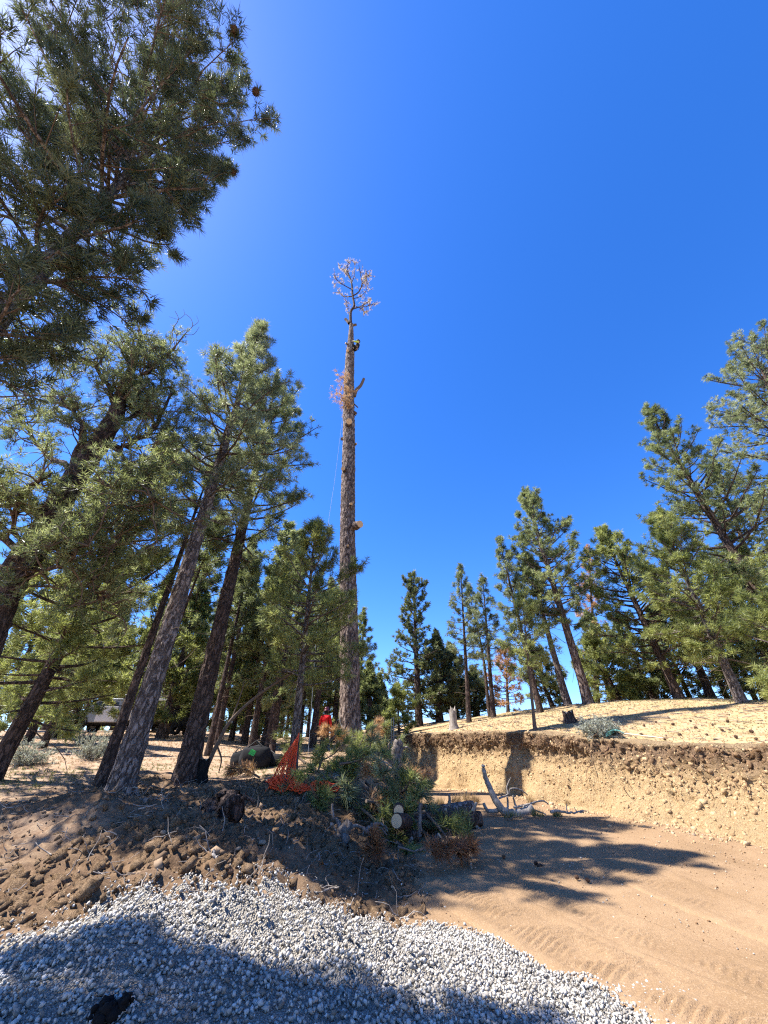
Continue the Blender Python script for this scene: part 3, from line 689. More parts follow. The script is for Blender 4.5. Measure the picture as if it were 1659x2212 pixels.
pine_at('thin pine trunk just behind the slim dark pine', 262, 1668, 13.0, 470, 1130, 5, bark='bark_red', r0=.10, cs=.72, R=1.1, nb=24, msub=7, ntuft=4, nn=18, nl=.24, nw=.011, dead=14)
pine_at('bushy pine with low boughs leaving the picture at its edge', -10, 1660, 11.0, 370, 960, 6, leaf='needle_fresh', bark='bark_red', r0=.20, cs=.12, R=3.2, nb=96, msub=12, ntuft=4, nn=22, nl=.25, nw=.012, dead=18)
pine_at('slender young pine with the orange net tied to it', 634, 1640, 12.5, 681, 1140, 7, leaf='needle_fresh', bark='bark', r0=.14, cs=.30, R=2.3, nb=70, bias=(.15, -.1), msub=9, ntuft=4, nn=20, nl=.24, nw=.010, dead=22)
pine_at('dark leaning pine trunk between the red shirted worker and the net', 676, 1592, 24.0, 716, 1260, 8, bark='bark_red', r0=.20, cs=.30, R=2.2, nb=60, msub=9, ntuft=4, nn=16, nl=.26, nw=.015, dead=16)

# --- the crooked old pine: thick bending trunk and heavy limbs
def crooked_tree():
    rng = np.random.default_rng(31)
    b = P(-205, 1700, 8.0); b[2] = gzs(b[0], b[1])
    root = thing('old_pine_tree', 'massive old pine with crooked bare limbs and one dead forked branch', 'tree', b)
    path = [(-205, 1700), (-60, 1440), (15, 1268), (90, 1155), (150, 1050), (215, 955), (250, 895), (262, 850), (290, 780), (305, 715)]
    pts = np.array([P(u, v, 8.0) for u, v in path]) - b
    pts[0] = (0, 0, -.2); pts = catmull(pts, 5); pts = catmull(pts, 3); nP = len(pts)
    rr = np.interp(np.linspace(0, 1, nP), [0, .05, .35, .6, .75, .9, 1], [.44, .33, .285, .24, .18, .10, .035])
    V, F = tubes(pts[None], rr[None], 26); Vn = V.reshape(nP, 26, 3); Vn[:] = pts[:, None] + (Vn - pts[:, None]) * (1 + rng.normal(0, .05, (nP, 26, 1)))
    link('trunk', mk_mesh('trunk', V, F, M['bark_red']), root)
    lim = [  # picture paths of the heavy limbs with depth offsets
        ([(150, 1050), (165, 985), (180, 930), (150, 880), (120, 840)], .16, -.4), ([(110, 1130), (40, 1090), (-30, 1075), (-90, 1060)], .13, -.8),
        ([(200, 975), (255, 965), (300, 945), (340, 900), (372, 850)], .13, .3), ([(235, 915), (275, 905), (320, 870), (350, 820)], .10, .8),
        ([(120, 1115), (190, 1120), (240, 1150), (262, 1172)], .10, -.3), ([(170, 1020), (105, 980), (60, 930), (20, 890)], .11, .9),
        ([(255, 880), (225, 820), (190, 780), (150, 765)], .10, -.6), ([(262, 850), (310, 815), (345, 780), (380, 760)], .07, .2),
        ([(60, 1200), (0, 1160), (-50, 1130), (-110, 1100)], .12, .6), ([(215, 955), (270, 990), (310, 1040), (330, 1080)], .07, -.9),
        ([(90, 1155), (150, 1190), (190, 1250), (215, 1300)], .08, .5), ([(20, 1262), (80, 1235), (140, 1215), (190, 1165)], .06, -1.0), ([(60, 1195), (20, 1130), (60, 1060), (110, 1020)], .07, -1.1), ([(150, 1050), (215, 1040), (262, 1065), (290, 1110)], .06, -.8)]
    C, D = [], []
    sub_p, sub_r = [], []
    for path, r, dy in lim:
        k = len(path); lp = np.array([P(u, v, 8.0 + dy * 1.2 * i / (k - 1)) for i, (u, v) in enumerate(path)]) - b
        lp = catmull(lp, 4) + rng.normal(0, .05, (4 * (k - 1) + 1, 3)); lp[0] -= 0
        mb = MB(); mb.tube(lp, np.linspace(r * .82, r * .25, len(lp)) * (1 + rng.normal(0, .06, len(lp))), 8)
        link('limb', mb.mesh('limb', M['bark_red']), root)
        for _ in range(20):
            s = rng.uniform(.3, 1); i = min(int(s * (len(lp) - 1)), len(lp) - 2); d = unit(lp[i + 1] - lp[i])
            w = wander(rng, lp[i], d * .6 + rng.normal(0, .7, 3) + np.array([0, 0, .35]), rng.uniform(.6, 1.4), 6, .45)
            sub_p.append(w); sub_r.append(np.linspace(.03, .008, 6))
            for _ in range(6):
                j = rng.integers(2, 5); w2 = wander(rng, w[j], unit(w[j + 1] - w[j]) + rng.normal(0, .8, 3) + np.array([0, 0, .3]), rng.uniform(.3, .7), 6, .3)
                sub_p.append(w2); sub_r.append(np.linspace(.012, .005, 6))
                for q in (3, 5): C.append(w2[q]); D.append(unit(w2[q] - w2[q - 1] + np.array([0, 0, .2])))
            C.append(w[-1]); D.append(unit(w[-1] - w[-2]))
    # foliage round the leader
    for _ in range(70):
        i = rng.integers(int(nP * .72), nP - 1); w = wander(rng, pts[i], rng.normal(0, 1, 3) * np.array([1, 1, .3]) + np.array([0, 0, .4]), rng.uniform(.6, 1.4), 6, .35)
        sub_p.append(w); sub_r.append(np.linspace(.03, .008, 6))
        for _ in range(5):
            j = rng.integers(2, 5); w2 = wander(rng, w[j], unit(w[j + 1] - w[j]) + rng.normal(0, .8, 3) + np.array([0, 0, .4]), rng.uniform(.3, .6), 6, .3)
            sub_p.append(w2); sub_r.append(np.linspace(.012, .005, 6))
            for q in (3, 5): C.append(w2[q]); D.append(unit(w2[q] - w2[q - 1] + np.array([0, 0, .2])))
    V, F = tubes(np.array(sub_p), np.array(sub_r), 3)
    NV, NF, ti = needles(rng, np.array(C), np.array(D), 24, .17, .0085)
    cr = link('crown', mk_mesh('crown', NV, NF, M['needle'], attrs={'tint': ('FACE', ti)}), root)
    tag(link('twig', mk_mesh('twigs', V, F, M['bark_thin']), cr), kind='stuff')
    # dead forked branch against the sky
    mb = MB(); q = lambda u, v: P(u, v, 8.15) - b
    for path, r in (([(318, 795), (352, 770), (378, 748), (398, 722)], .05), ([(378, 748), (372, 715), (385, 690), (378, 672)], .022), ([(398, 722), (415, 705), (412, 688), (400, 678)], .018),
                    ([(415, 705), (428, 695), (424, 682)], .012), ([(385, 690), (398, 680), (396, 668)], .012), ([(385, 690), (365, 684)], .01), ([(352, 770), (372, 774), (392, 770)], .018), ([(398, 722), (418, 722), (430, 706)], .014)):
        pp = catmull(np.array([q(u, v) for u, v in path]), 4); mb.tube(pp, np.linspace(r * .8, r * .45, len(pp)), 6)
    link('dead_branch', mb.mesh('dead_branch', M['bark_thin']), root)
crooked_tree()

# --- the tall dead pine being taken down
def dead_pine():
    rng = np.random.default_rng(41)
    b = P(757, 1606, 17.0); b[2] = gzs(b[0], b[1]) - .05
    root = thing('dead_pine_tree', 'very tall limbed dead pine with a small brown tuft at its top', 'tree', b)
    path = [(757, 1606), (754, 1450), (752, 1250), (752, 1130), (752, 1000), (753, 900), (755, 820), (757, 740), (758, 700)]
    pts = np.array([P(u, v, 17.0) for u, v in path]) - b; pts[0, 2] = -.3
    zt = pts[:, 2]; z = np.linspace(zt[0], zt[-1], 300)
    c = np.stack([np.interp(z, zt, pts[:, 0]), np.zeros_like(z), z], 1); c[:, 0] += .03 * np.sin(z * .5)
    H = zt[-1]
    w_px = [(0, .43), (1.5, .40), (5, .405), (12, .39), (20, .37), (25, .32), (H * .92, .24), (H, .15)]
    r = np.interp(z, [a for a, _ in w_px], [a for _, a in w_px]) * (1 + .35 * np.exp(-np.maximum(z, 0) / .5))
    ns = 44; V, F = tubes(c[None], r[None], ns); Vn = V.reshape(300, ns, 3)
    ai = np.arange(ns); zz, aa = np.meshgrid(z, ai, indexing='ij')
    pl = np.minimum(np.abs(fbm(aa * .45, zz * 1.7, 3, 201)) * 2.2, .6)
    Vn[:] = c[:, None] + (Vn - c[:, None]) * (.93 + .12 * pl[..., None] + .03 * rng.normal(size=(300, ns, 1)))
    link('trunk', mk_mesh('trunk', V, F, M['bark_dead']), root)
    at = lambda u, v, dy=0.: P(u, v, 17.0 + dy) - b
    # leader and top branches
    mb = MB()
    tops = [([(758, 703), (757, 690), (758, 672), (765, 660), (762, 640), (760, 615), (756, 600), (745, 580)], .135, .05, 0), ([(760, 668), (775, 663), (790, 656), (803, 645)], .06, .02, .8), ([(775, 663), (790, 662), (805, 657)], .04, .015, -.5),
            ([(770, 662), (782, 668), (788, 678)], .035, .012, .6), ([(760, 640), (775, 630), (782, 612), (778, 590), (775, 572)], .06, .02, -.6), ([(780, 616), (790, 600), (792, 585)], .03, .012, -.9),
            ([(760, 640), (742, 640), (734, 632), (722, 612)], .05, .015, .5), ([(760, 625), (740, 614), (728, 604), (720, 592)], .045, .015, -.4), ([(758, 605), (748, 592), (735, 578), (730, 570)], .04, .012, .4),
            ([(759, 612), (765, 596), (766, 580), (768, 566)], .035, .012, .7), ([(762, 645), (778, 640), (790, 628), (797, 610)], .04, .012, 1.0), ([(758, 690), (752, 672), (748, 650)], .03, .012, .3),
            ([(784, 606), (794, 598), (797, 592)], .02, .01, -1.), ([(756, 598), (750, 580), (752, 566)], .03, .01, -.8)]
    C, D, sp_, sr_ = [], [], [], []
    for path, ra, rb, dy in tops:
        k = len(path); pp = catmull(np.array([at(u, v, dy * 2.4 * i / (k - 1)) for i, (u, v) in enumerate(path)]), 5)
        mb.tube(pp, np.linspace(ra, rb, len(pp)), 7)
        if dy == 0: lo = int(len(pp) * .62)
        else: lo = int(len(pp) * .3)
        for _ in range(13):
            i = rng.integers(lo, len(pp) - 1); w = wander(rng, pp[i], unit(pp[i + 1] - pp[i]) * .8 + rng.normal(0, .6, 3) + np.array([0, 0, .45]), rng.uniform(.3, .85), 6, .3)
            sp_.append(w); sr_.append(np.linspace(.024, .012, 6))
            for q in (2, 3, 4, 5):
                if rng.random() < .7: C.append(w[q] + rng.normal(0, .04, 3)); D.append(unit(w[q] - w[q - 1]))
    link('leader', mb.mesh('leader', M['bark_red']), root)
    V, F = tubes(np.array(sp_), np.array(sr_), 4)
    NV, NF, ti = needles(rng, np.array(C), np.array(D), 8, .17, .011, (10, 80))
    cr = link('crown', mk_mesh('crown', NV, NF, M['needle_pale'], attrs={'tint': ('FACE', ti)}), root)
    tag(link('twig', mk_mesh('twigs', V, F, M['bark_thin']), cr), kind='stuff')
    # dry brown sprig half way down
    C, D, sp_, sr_ = [], [], [], []
    for u, v in ((735, 815), (730, 832), (724, 845), (722, 858), (736, 862), (742, 825), (752, 862), (750, 840), (745, 808), (757, 858)):
        s = at(752, v + 14, -.45); e = at(u, v, -.75 - rng.uniform(0, .5)); m_ = (s + e) / 2 + rng.normal(0, .15, 3)
        pp = catmull(np.array([s, m_, e]), 5)[:6 * 2]; pp = pp[np.linspace(0, len(pp) - 1, 6).astype(int)]
        sp_.append(pp); sr_.append(np.linspace(.03, .01, 6))
        for _ in range(9):
            j = rng.integers(2, 6); p_ = pp[j] + rng.normal(0, .2, 3); C.append(p_); D.append(unit(rng.normal(0, 1, 3) + np.array([0, 0, .5])))
    V, F = tubes(np.array(sp_), np.array(sr_), 4); NV, NF, ti = needles(rng, np.array(C), np.array(D), 16, .26, .014)
    sg = link('dry_sprig', mk_mesh('dry_sprig', NV, NF, M['needle_dead'], attrs={'tint': ('FACE', ti)}), root)
    tag(link('twig', mk_mesh('sprig_twigs', V, F, M['bark_thin']), sg), kind='stuff')
    # broken limb, stubs with pale cut faces
    mb = MB(); pp = catmull(np.array([at(765, 856, -.1), at(770, 842, -.2), at(779, 833, -.2), at(786, 818, -.2)]), 5); mb.tube(pp, np.linspace(.13, .09, len(pp)), 9)
    mb.tube(np.array([at(764, 872, 0), at(773, 880, -.1)]), [.05, .04], 7)
    link('broken_limb', mb.mesh('broken_limb', M['bark_thin']), root)
    for u, v, du, dv, dy, rr in ((768, 1136, 10, -4, -.4, .20), (755, 698, -9, -9, 0, .12), (752, 915, 2, -5, -.55, .20), (745, 1016, -4, -4, -.4, .13), (741, 948, -5, 0, 0, .10), (758, 703, 12, -2, 0, .10),
                                 (767, 960, 3, -2, -.1, .07), (765, 895, 4, -5, -.1, .12), (755, 760, -4, -3, -.4, .10), (755, 745, -9, -4, -.2, .08), (757, 1090, 2, -2, -.5, .08), (752, 1180, -1, -2, -.5, .06)):
        s = at(u, v, dy * .55); e = at(u + du, v + dv, dy * 1.35); mb = MB()
        pp = np.array([s, (s + e) / 2, e]); mb.tube(pp, [rr * 1.25, rr, rr * .95], 10, 0, cap=False)
        V, F = tubes(pp[None], np.array([[rr * 1.25, rr, rr * .95]]), 10); ring = V[20:30]; cc = ring.mean(0) + unit(e - s) * .012
        mb.add(np.vstack([cc[None], ring]), np.array([[0, 1 + i, 1 + (i + 1) % 10] for i in range(10)]), 1)
        link('branch_stub', mb.mesh('branch_stub', [M['bark_dead'], M['cut_wood']]), root)
    return b
DEADB = dead_pine()

# ------------------------------------------------------------------ trees on the plateau
pine_at('thin straight pine, first one right of the dark dense conifers', 1012, 1550, 25, 995, 1225, 51, leaf='needle_blue', r0=.14, cs=.30, R=1.5, nb=44, msub=6, ntuft=3, nn=16, nl=.26, nw=.017, dead=18, bark='bark_red')
pine_at('slender pine close beside the thin straight pine, dark stem', 1066, 1549, 26, 1043, 1250, 52, leaf='needle_blue', r0=.15, cs=.30, R=1.6, nb=44, msub=6, ntuft=3, nn=16, nl=.26, nw=.017, dead=18, bark='bark_red')
pine_at('spindly pine with slightly curved stem behind the slender pine', 1058, 1547, 27.5, 1020, 1262, 53, leaf='needle_blue', r0=.12, cs=.40, R=1.2, nb=34, msub=5, ntuft=3, nn=16, nl=.26, nw=.017, dead=14, bark='bark_red', wob=.25)
pine_at('small thin pine standing on the bank edge beside its own shadow', 1156, 1580, 17.0, 1128, 1290, 54, leaf='needle_fresh', r0=.065, cs=.36, R=1.5, nb=36, msub=6, ntuft=3, nn=18, nl=.25, nw=.013, dead=12, bark='bark_thin')
pine_at('tall lean pine with sparse pointed top among the plateau pines', 1168, 1540, 23.5, 1079, 1166, 55, leaf='needle_blue', r0=.17, cs=.30, R=1.9, nb=52, msub=7, ntuft=4, nn=16, nl=.26, nw=.017, dead=18, bark='bark_red')
pine_at('leaning pine with pinkish bare trunk and dead lower limbs', 1230, 1537, 24.5, 1138, 1200, 56, leaf='needle', r0=.22, cs=.48, R=2.1, nb=46, msub=7, ntuft=4, nn=16, nl=.26, nw=.017, dead=30, bark='bark')
pine_at('tallest of the plateau pines with reddish plated trunk', 1277, 1537, 23.5, 1136, 1064, 57, leaf='needle', r0=.27, cs=.3, R=3.6, nb=98, msub=11, ntuft=4, nn=18, nl=.27, nw=.017, dead=26, bark='bark_dead')
pine_at('young bushy pine behind the reddish plated trunk', 1325, 1530, 30, 1270, 1330, 58, leaf='needle', r0=.18, cs=.08, R=2.6, nb=60, msub=8, ntuft=4, nn=14, nl=.28, nw=.022, dead=6, bark='bark_red')
pine_at('broad pine with dark leaning trunk and full wide crown', 1476, 1529, 22, 1302, 1150, 59, leaf='needle_fresh', r0=.24, cs=.14, R=3.8, nb=104, msub=11, ntuft=4, nn=18, nl=.27, nw=.017, dead=20, bark='bark_red')
pine_at('pine with clean curved trunk standing nearest the plateau rim', 1618, 1550, 17.5, 1425, 1120, 60, leaf='needle_fresh', r0=.20, cs=.2, R=3.3, nb=96, msub=10, ntuft=4, nn=20, nl=.26, nw=.014, dead=24, bark='bark')
pine_at('short dark trunked pine between the broad pine and the curved one', 1545, 1527, 24, 1430, 1240, 61, leaf='needle', r0=.23, cs=.25, R=2.6, nb=60, msub=9, ntuft=4, nn=16, nl=.27, nw=.018, dead=20, bark='bark_red')
pine_at('tall crowded pine whose pointed crown rises over the broad pine', 1790, 1540, 18.5, 1400, 885, 62, leaf='needle', r0=.30, cs=.16, R=4.2, nb=110, msub=12, ntuft=4, nn=20, nl=.26, nw=.015, dead=20, bark='bark_red')
pine_at('big pine crown cut by the picture edge, highest at that side', 2000, 1560, 17.5, 1635, 775, 63, leaf='needle_blue', r0=.36, cs=.36, R=4.6, nb=100, msub=12, ntuft=4, nn=20, nl=.26, nw=.017, dead=16, bark='bark_red', shape='r')
pine_at('near bright green young pine at the picture edge above the rake', 1800, 1600, 12.5, 1745, 1130, 64, leaf='needle_fresh', r0=.12, cs=.08, R=2.4, nb=72, msub=10, ntuft=4, nn=22, nl=.24, nw=.011, dead=6, bark='bark')
pine_at('dark low pine behind the trunks near the picture edge', 1660, 1526, 24, 1600, 1330, 65, leaf='needle_dark', r0=.3, cs=.2, R=2.4, nb=52, msub=8, ntuft=4, nn=16, nl=.27, nw=.02, dead=16, bark='bark_red')
pine_at('little round pine on the skyline between two plateau trunks', 1378, 1530, 31, 1372, 1480, 66, leaf='needle', r0=.1, cs=.05, R=1.6, nb=34, msub=7, ntuft=4, nn=14, nl=.28, nw=.024, dead=0, bark='bark_red', shape='r')
pine_at('bluish low bush pine at the foot of the dark leaning trunk', 1432, 1526, 29, 1436, 1470, 67, leaf='needle_dark', r0=.1, cs=.05, R=1.3, nb=30, msub=6, ntuft=4, nn=14, nl=.28, nw=.024, dead=0, bark='bark_red', shape='r')
for u_, tv_, Y_, sd_, R_, lab_ in ((1345, 1380, 27, 81, 2.3, 'bushy green pine filling the gap beside the reddish plated trunk'), (1420, 1340, 28, 82, 2.6, 'bushy pine behind the dark leaning trunk of the broad pine'), (1500, 1320, 28, 83, 2.7, 'bushy pine between the two dark trunks on the plateau'),
        (1580, 1300, 27, 84, 2.7, 'bushy pine behind the clean curved trunk'), (1640, 1280, 26, 85, 2.6, 'bushy pine at the picture edge behind the curved trunk'), (1195, 1400, 29, 86, 1.9, 'low bushy pine behind the pinkish leaning trunk')):
    pine_at(lab_, u_, 1528, Y_, u_ - (u_ - 830) * .14, tv_, sd_, leaf='needle_fresh' if sd_ % 2 else 'needle', r0=.16, cs=.06, R=R_, nb=64, msub=9, ntuft=4, nn=14, nl=.28, nw=.021, dead=6, bark='bark_red')
pine_at('full pine filling the crowns between the two tallest edge pines', 1735, 1535, 21.5, 1545, 1000, 87, leaf='needle', r0=.24, cs=.2, R=3.4, nb=84, msub=10, ntuft=4, nn=16, nl=.27, nw=.019, dead=10, bark='bark_red')
pine_at('full low crowned pine at the edge in front of the dark low pine', 1690, 1535, 20, 1590, 1190, 88, leaf='needle_fresh', r0=.18, cs=.1, R=2.6, nb=70, msub=9, ntuft=4, nn=16, nl=.27, nw=.019, dead=8, bark='bark_red')
# conifers left of them: dense cones
def conifer(label, bu, bv, Y, tu, tv, seed, R, leaf='needle_dark', nb=110, cs=.06, shape='col', **kw):
    return pine_at(label, bu, bv, Y, tu, tv, seed, name='conifer_tree', leaf=leaf, r0=.30, cs=cs, R=R, nb=nb, msub=8, ntuft=4, nn=12, nl=.30, nw=.03, dead=0, bark='bark_red', shape=shape, tspread=(5, 75), **kw)
conifer('tallest dark dense conifer with narrow ragged spire', 905, 1562, 34, 893, 1256, 71, 3.1)
conifer('pointed dense conifer leaning against the tall dark spire', 950, 1560, 35, 942, 1372, 72, 3.0, shape='c')
conifer('low dark conifer at the end of the dense conifer clump', 985, 1556, 36, 972, 1400, 73, 2.7, shape='c')
conifer('small shaded conifer behind the thin straight pine', 1030, 1552, 37, 1022, 1450, 74, 2.3, shape='c', nb=80)
conifer('two pointed green conifer beside the dead trunk', 800, 1566, 31, 797, 1440, 75, 1.5, leaf='needle', nb=80, shape='c')
conifer('narrow conifer spire just behind the dead trunk', 826, 1566, 33, 820, 1462, 76, 1.1, leaf='needle', nb=70, shape='c')
pine_at('small pale green pine in front of the dense conifers', 862, 1568, 29, 858, 1488, 77, leaf='needle_fresh', r0=.09, cs=.06, R=1.5, nb=40, msub=7, ntuft=4, nn=16, nl=.28, nw=.02, dead=0, bark='bark_red')
pine_at('dead orange conifer glowing behind the slim plateau stems', 1098, 1545, 33, 1092, 1405, 78, leaf='needle_dead', r0=.14, cs=.1, R=2.0, nb=44, msub=6, ntuft=3, nn=12, nl=.3, nw=.024, dead=8, bark='bark_red')
pine_at('dead orange pine half hidden behind the broad pine', 1290, 1530, 31, 1272, 1185, 79, leaf='needle_dead', r0=.2, cs=.2, R=1.9, nb=50, msub=7, ntuft=3, nn=14, nl=.28, nw=.022, dead=10, bark='bark_red')
# ------------------------------------------------------------------ woods behind on the left slope: copies of six pines
PROTO = []
for k_, (H, R, cs, lf) in enumerate(((11, 2.0, .22, 'needle'), (9.5, 2.1, .12, 'needle_fresh'), (12.5, 2.2, .34, 'needle'), (8, 1.8, .08, 'needle_fresh'), (11, 2.2, .18, 'needle_blue'), (13, 1.8, .40, 'needle_dark'))):
    g = pine_geo(np.random.default_rng(300 + k_), H, (rng.normal(0, .2), 0), r0=.17, cs=cs, R=R, nb=64, msub=8, ntuft=4, nn=13, nl=.30, nw=.024, dead=24)
    PROTO.append((tree_meshes('pine_tree', g, M['bark_red'], M[lf]), H))
rng = np.random.default_rng(77)
WOODS = [(-30, 1590, 24, 1), (60, 1600, 19, 0), (118, 1592, 23, 4), (165, 1588, 34, 2), (205, 1585, 36, 3), (250, 1590, 26, 1), (300, 1588, 35, 4), (345, 1590, 24, 2), (385, 1588, 37, 1),
         (430, 1590, 27, 3), (470, 1590, 22, 0), (500, 1588, 33, 4), (530, 1588, 24, 1), (556, 1588, 28, 5), (582, 1590, 22, 2), (606, 1588, 30, 1), (648, 1585, 26, 4), (665, 1585, 34, 0), (705, 1580, 30, 3),
         (722, 1580, 27, 1), (-120, 1590, 22, 2), (20, 1590, 30, 3), (90, 1588, 40, 1), (140, 1588, 42, 4), (270, 1586, 44, 0), (410, 1586, 45, 4), (520, 1586, 46, 1), (620, 1584, 42, 3), (690, 1580, 44, 4), (745, 1578, 38, 1), (775, 1574, 46, 0), (330, 1586, 48, 2), (455, 1586, 40, 5), (-60, 1588, 46, 3), (35, 1588, 47, 1), (110, 1588, 50, 3), (185, 1588, 50, 1), (235, 1588, 47, 3), (300, 1588, 52, 1), (365, 1588, 50, 3), (425, 1588, 52, 1), (490, 1588, 50, 3), (560, 1588, 52, 1), (595, 1588, 48, 3), (640, 1588, 52, 1), (735, 1588, 50, 3), (590, 1602, 17.6, 0), (545, 1602, 18.4, 2), (455, 1602, 18.0, 5), (95, 1606, 17.0, 1), (140, 1600, 22.5, 3), (352, 1600, 24.0, 3), (12, 1606, 18.5, 3), (365, 1598, 29, 1), (500, 1596, 25, 3), (570, 1596, 24, 3)]
WOOD_LAB = ['background pine behind the bushy pine at the picture edge', 'background pine around the parked white truck front', 'background pine between the truck and the grey barked pine', 'background pine seen past the black trailer', 'background pine behind the black gear bags', 'background pine directly behind the orange net', 'background pine behind the slender netted pine and worker', 'background pine peeking out beside the dead pine trunk']
for k_, (u, v, Y, pi3) in enumerate(WOODS):
    p = P(u, v, Y); p[2] = gzs(p[0], p[1]) - .05
    me, H = PROTO[pi3]
    put_tree('pine_tree', WOOD_LAB[int(np.searchsorted([60, 200, 330, 440, 545, 635, 700], u))] + (', far back' if Y > 36 else ', nearer' if Y > 20 else ', closest row'), p, me, 'pines in the woods behind', rng.uniform(0, 6.28), rng.uniform(.85, 1.15) * (1 + .25 * (Y > 38)) * (.78 if Y < 19 else 1))
# dead thin leaning stem beside the dark stump
def bare_stem(name, label, path, Y, r, cat='branch', m='bark_thin', subs=()):
    pp = np.array([P(u, v, Y) for u, v in path]); b = pp[0].copy(); b[2] = min(b[2], gzs(b[0], b[1])) ; pp[0, 2] = b[2] - .05
    root = thing(name, label, cat, b)
    mb = MB(); q = catmull(pp - b, 5); mb.tube(q, np.linspace(r, r * .45, len(q)), 8)
    link('stem', mb.mesh('stem', M[m]), root)
    for path2, r2 in subs:
        mb = MB(); q = catmull(np.array([P(u, v, Y + .1 * i) for i, (u, v) in enumerate(path2)]) - b, 4); mb.tube(q, np.linspace(r2, r2 * .4, len(q)), 6)
        link('side_branch', mb.mesh('side_branch', M[m]), root)
    return root
bare_stem('leaning_dead_stem', 'dead bare stem arching up from beside the short black stump', [(437, 1668), (468, 1610), (500, 1555), (560, 1500), (640, 1448)], 12.6, .07, 'dead stem', subs=[([(468, 1610), (478, 1640), (472, 1670)], .03), ([(500, 1555), (520, 1500), (528, 1470)], .025)])

# ------------------------------------------------------------------ logs, stumps, brush
def frame(d):
    d = unit(np.array(d, float)); a = unit(np.cross(d, [0, 0, 1.] if abs(d[2]) < .9 else [1., 0, 0])); return np.stack([a, np.cross(d, a), d], 1)
def log_obj(name, label, p0, p1, r0, r1, bark='bark', seed=0, bend=.06, cat='log', group=None, n=18, knots=0):
    rng = np.random.default_rng(seed); p0 = np.array(p0, float); p1 = np.array(p1, float); c = (p0 + p1) / 2; c[2] = min(p0[2] - r0, p1[2] - r1)
    root = thing(name, label, cat, c, 0, group)
    k = 14; s = np.linspace(0, 1, k)[:, None]; q = p0 * (1 - s) + p1 * s - c; q += np.sin(s * np.pi) * rng.normal(0, bend, 3) + rng.normal(0, bend * .12, (k, 3)); rr = np.linspace(r0, r1, k) * (1 + rng.normal(0, .04, k))
    V, F = tubes(q[None], rr[None], n); Vn = V.reshape(k, n, 3); Vn[1:-1] = q[1:-1, None] + (Vn[1:-1] - q[1:-1, None]) * (1 + rng.normal(0, .05, (k - 2, n, 1)))
    link('bark', mk_mesh('log_bark', V, F, M[bark], smooth=True), root)
    for e, sgn in ((0, -1), (k - 1, 1)):
        ring = Vn[e] * 1.0; cc = ring.mean(0); d = unit(q[1] - q[0]) * -1 if e == 0 else unit(q[-1] - q[-2])
        inner = cc + (ring - cc) * .90 + d * .006; mb = MB()
        Fq = np.array([[i, (i + 1) % n, n + (i + 1) % n, n + i] for i in range(n)]); Fq = Fq if sgn > 0 else Fq[:, ::-1]
        mb.add(np.vstack([ring, inner]), Fq, 0); mb.add(np.vstack([inner, (cc + d * .012)[None]]), np.array([[i, (i + 1) % n, n] if sgn > 0 else [(i + 1) % n, i, n] for i in range(n)]), 1)
        me = mb.mesh('cut_end', [M[bark], M['cut_wood']])
        o = link('cut_end', me, root)
    for _ in range(knots):
        i = rng.integers(2, k - 2); d = unit(rng.normal(0, 1, 3) + np.array([0, -.3, .8])); mb = MB(); st = q[i]; L = rng.uniform(.12, .4)
        mb.tube(np.array([st + d * rr[i] * .6, st + d * (rr[i] + L * .5), st + d * (rr[i] + L) + rng.normal(0, .03, 3)]), [.05, .04, .03], 7); link('knot_stub', mb.mesh('knot_stub', M['dead_wood']), root)
    return root
g_ = lambda u, v, dz=0.: G(u, v) + np.array([0, 0, dz])
# the big fallen log at the foot of the brush, its shorter partner behind, the two sawn ends facing the road
a = g_(880, 1812, .24); b_ = g_(1040, 1788, .17)
log_obj('fallen_log', 'thick rough barked log lying at the foot of the brush pile', a, b_, .19, .16, 'bark_red', 1, .10, knots=3)
a = g_(915, 1778, .20); b_ = g_(1022, 1764, .20)
log_obj('short_log', 'shorter grey log with orange sawn end behind the thick log', a, b_, .15, .16, 'bark', 2, .05, knots=1)
p = P(857, 1774, 9.6); log_obj('sawn_round', 'lower of two stacked pale sawn log ends facing the road', p, p + np.array([.25, .9, -.1]), .125, .12, 'bark_red', 3, .02)
p = P(861, 1752, 9.9); log_obj('sawn_round', 'upper of two stacked pale sawn log ends facing the road', p, p + np.array([.05, .8, -.06]), .11, .105, 'bark_red', 4, .02)
a = g_(800, 1800, .10); b_ = g_(905, 1822, .12)
log_obj('thin_log', 'thin dark log lying under the thick log nearest the road', a, b_, .085, .10, 'bark_red', 5, .08, knots=2)
a = g_(840, 1822, .08); b_ = P(950, 1806, a[1] + .15)
log_obj('grey_pole', 'thin grey pole lying in front of the thick log', a, b_, .05, .06, 'bark', 6, .10, knots=2)
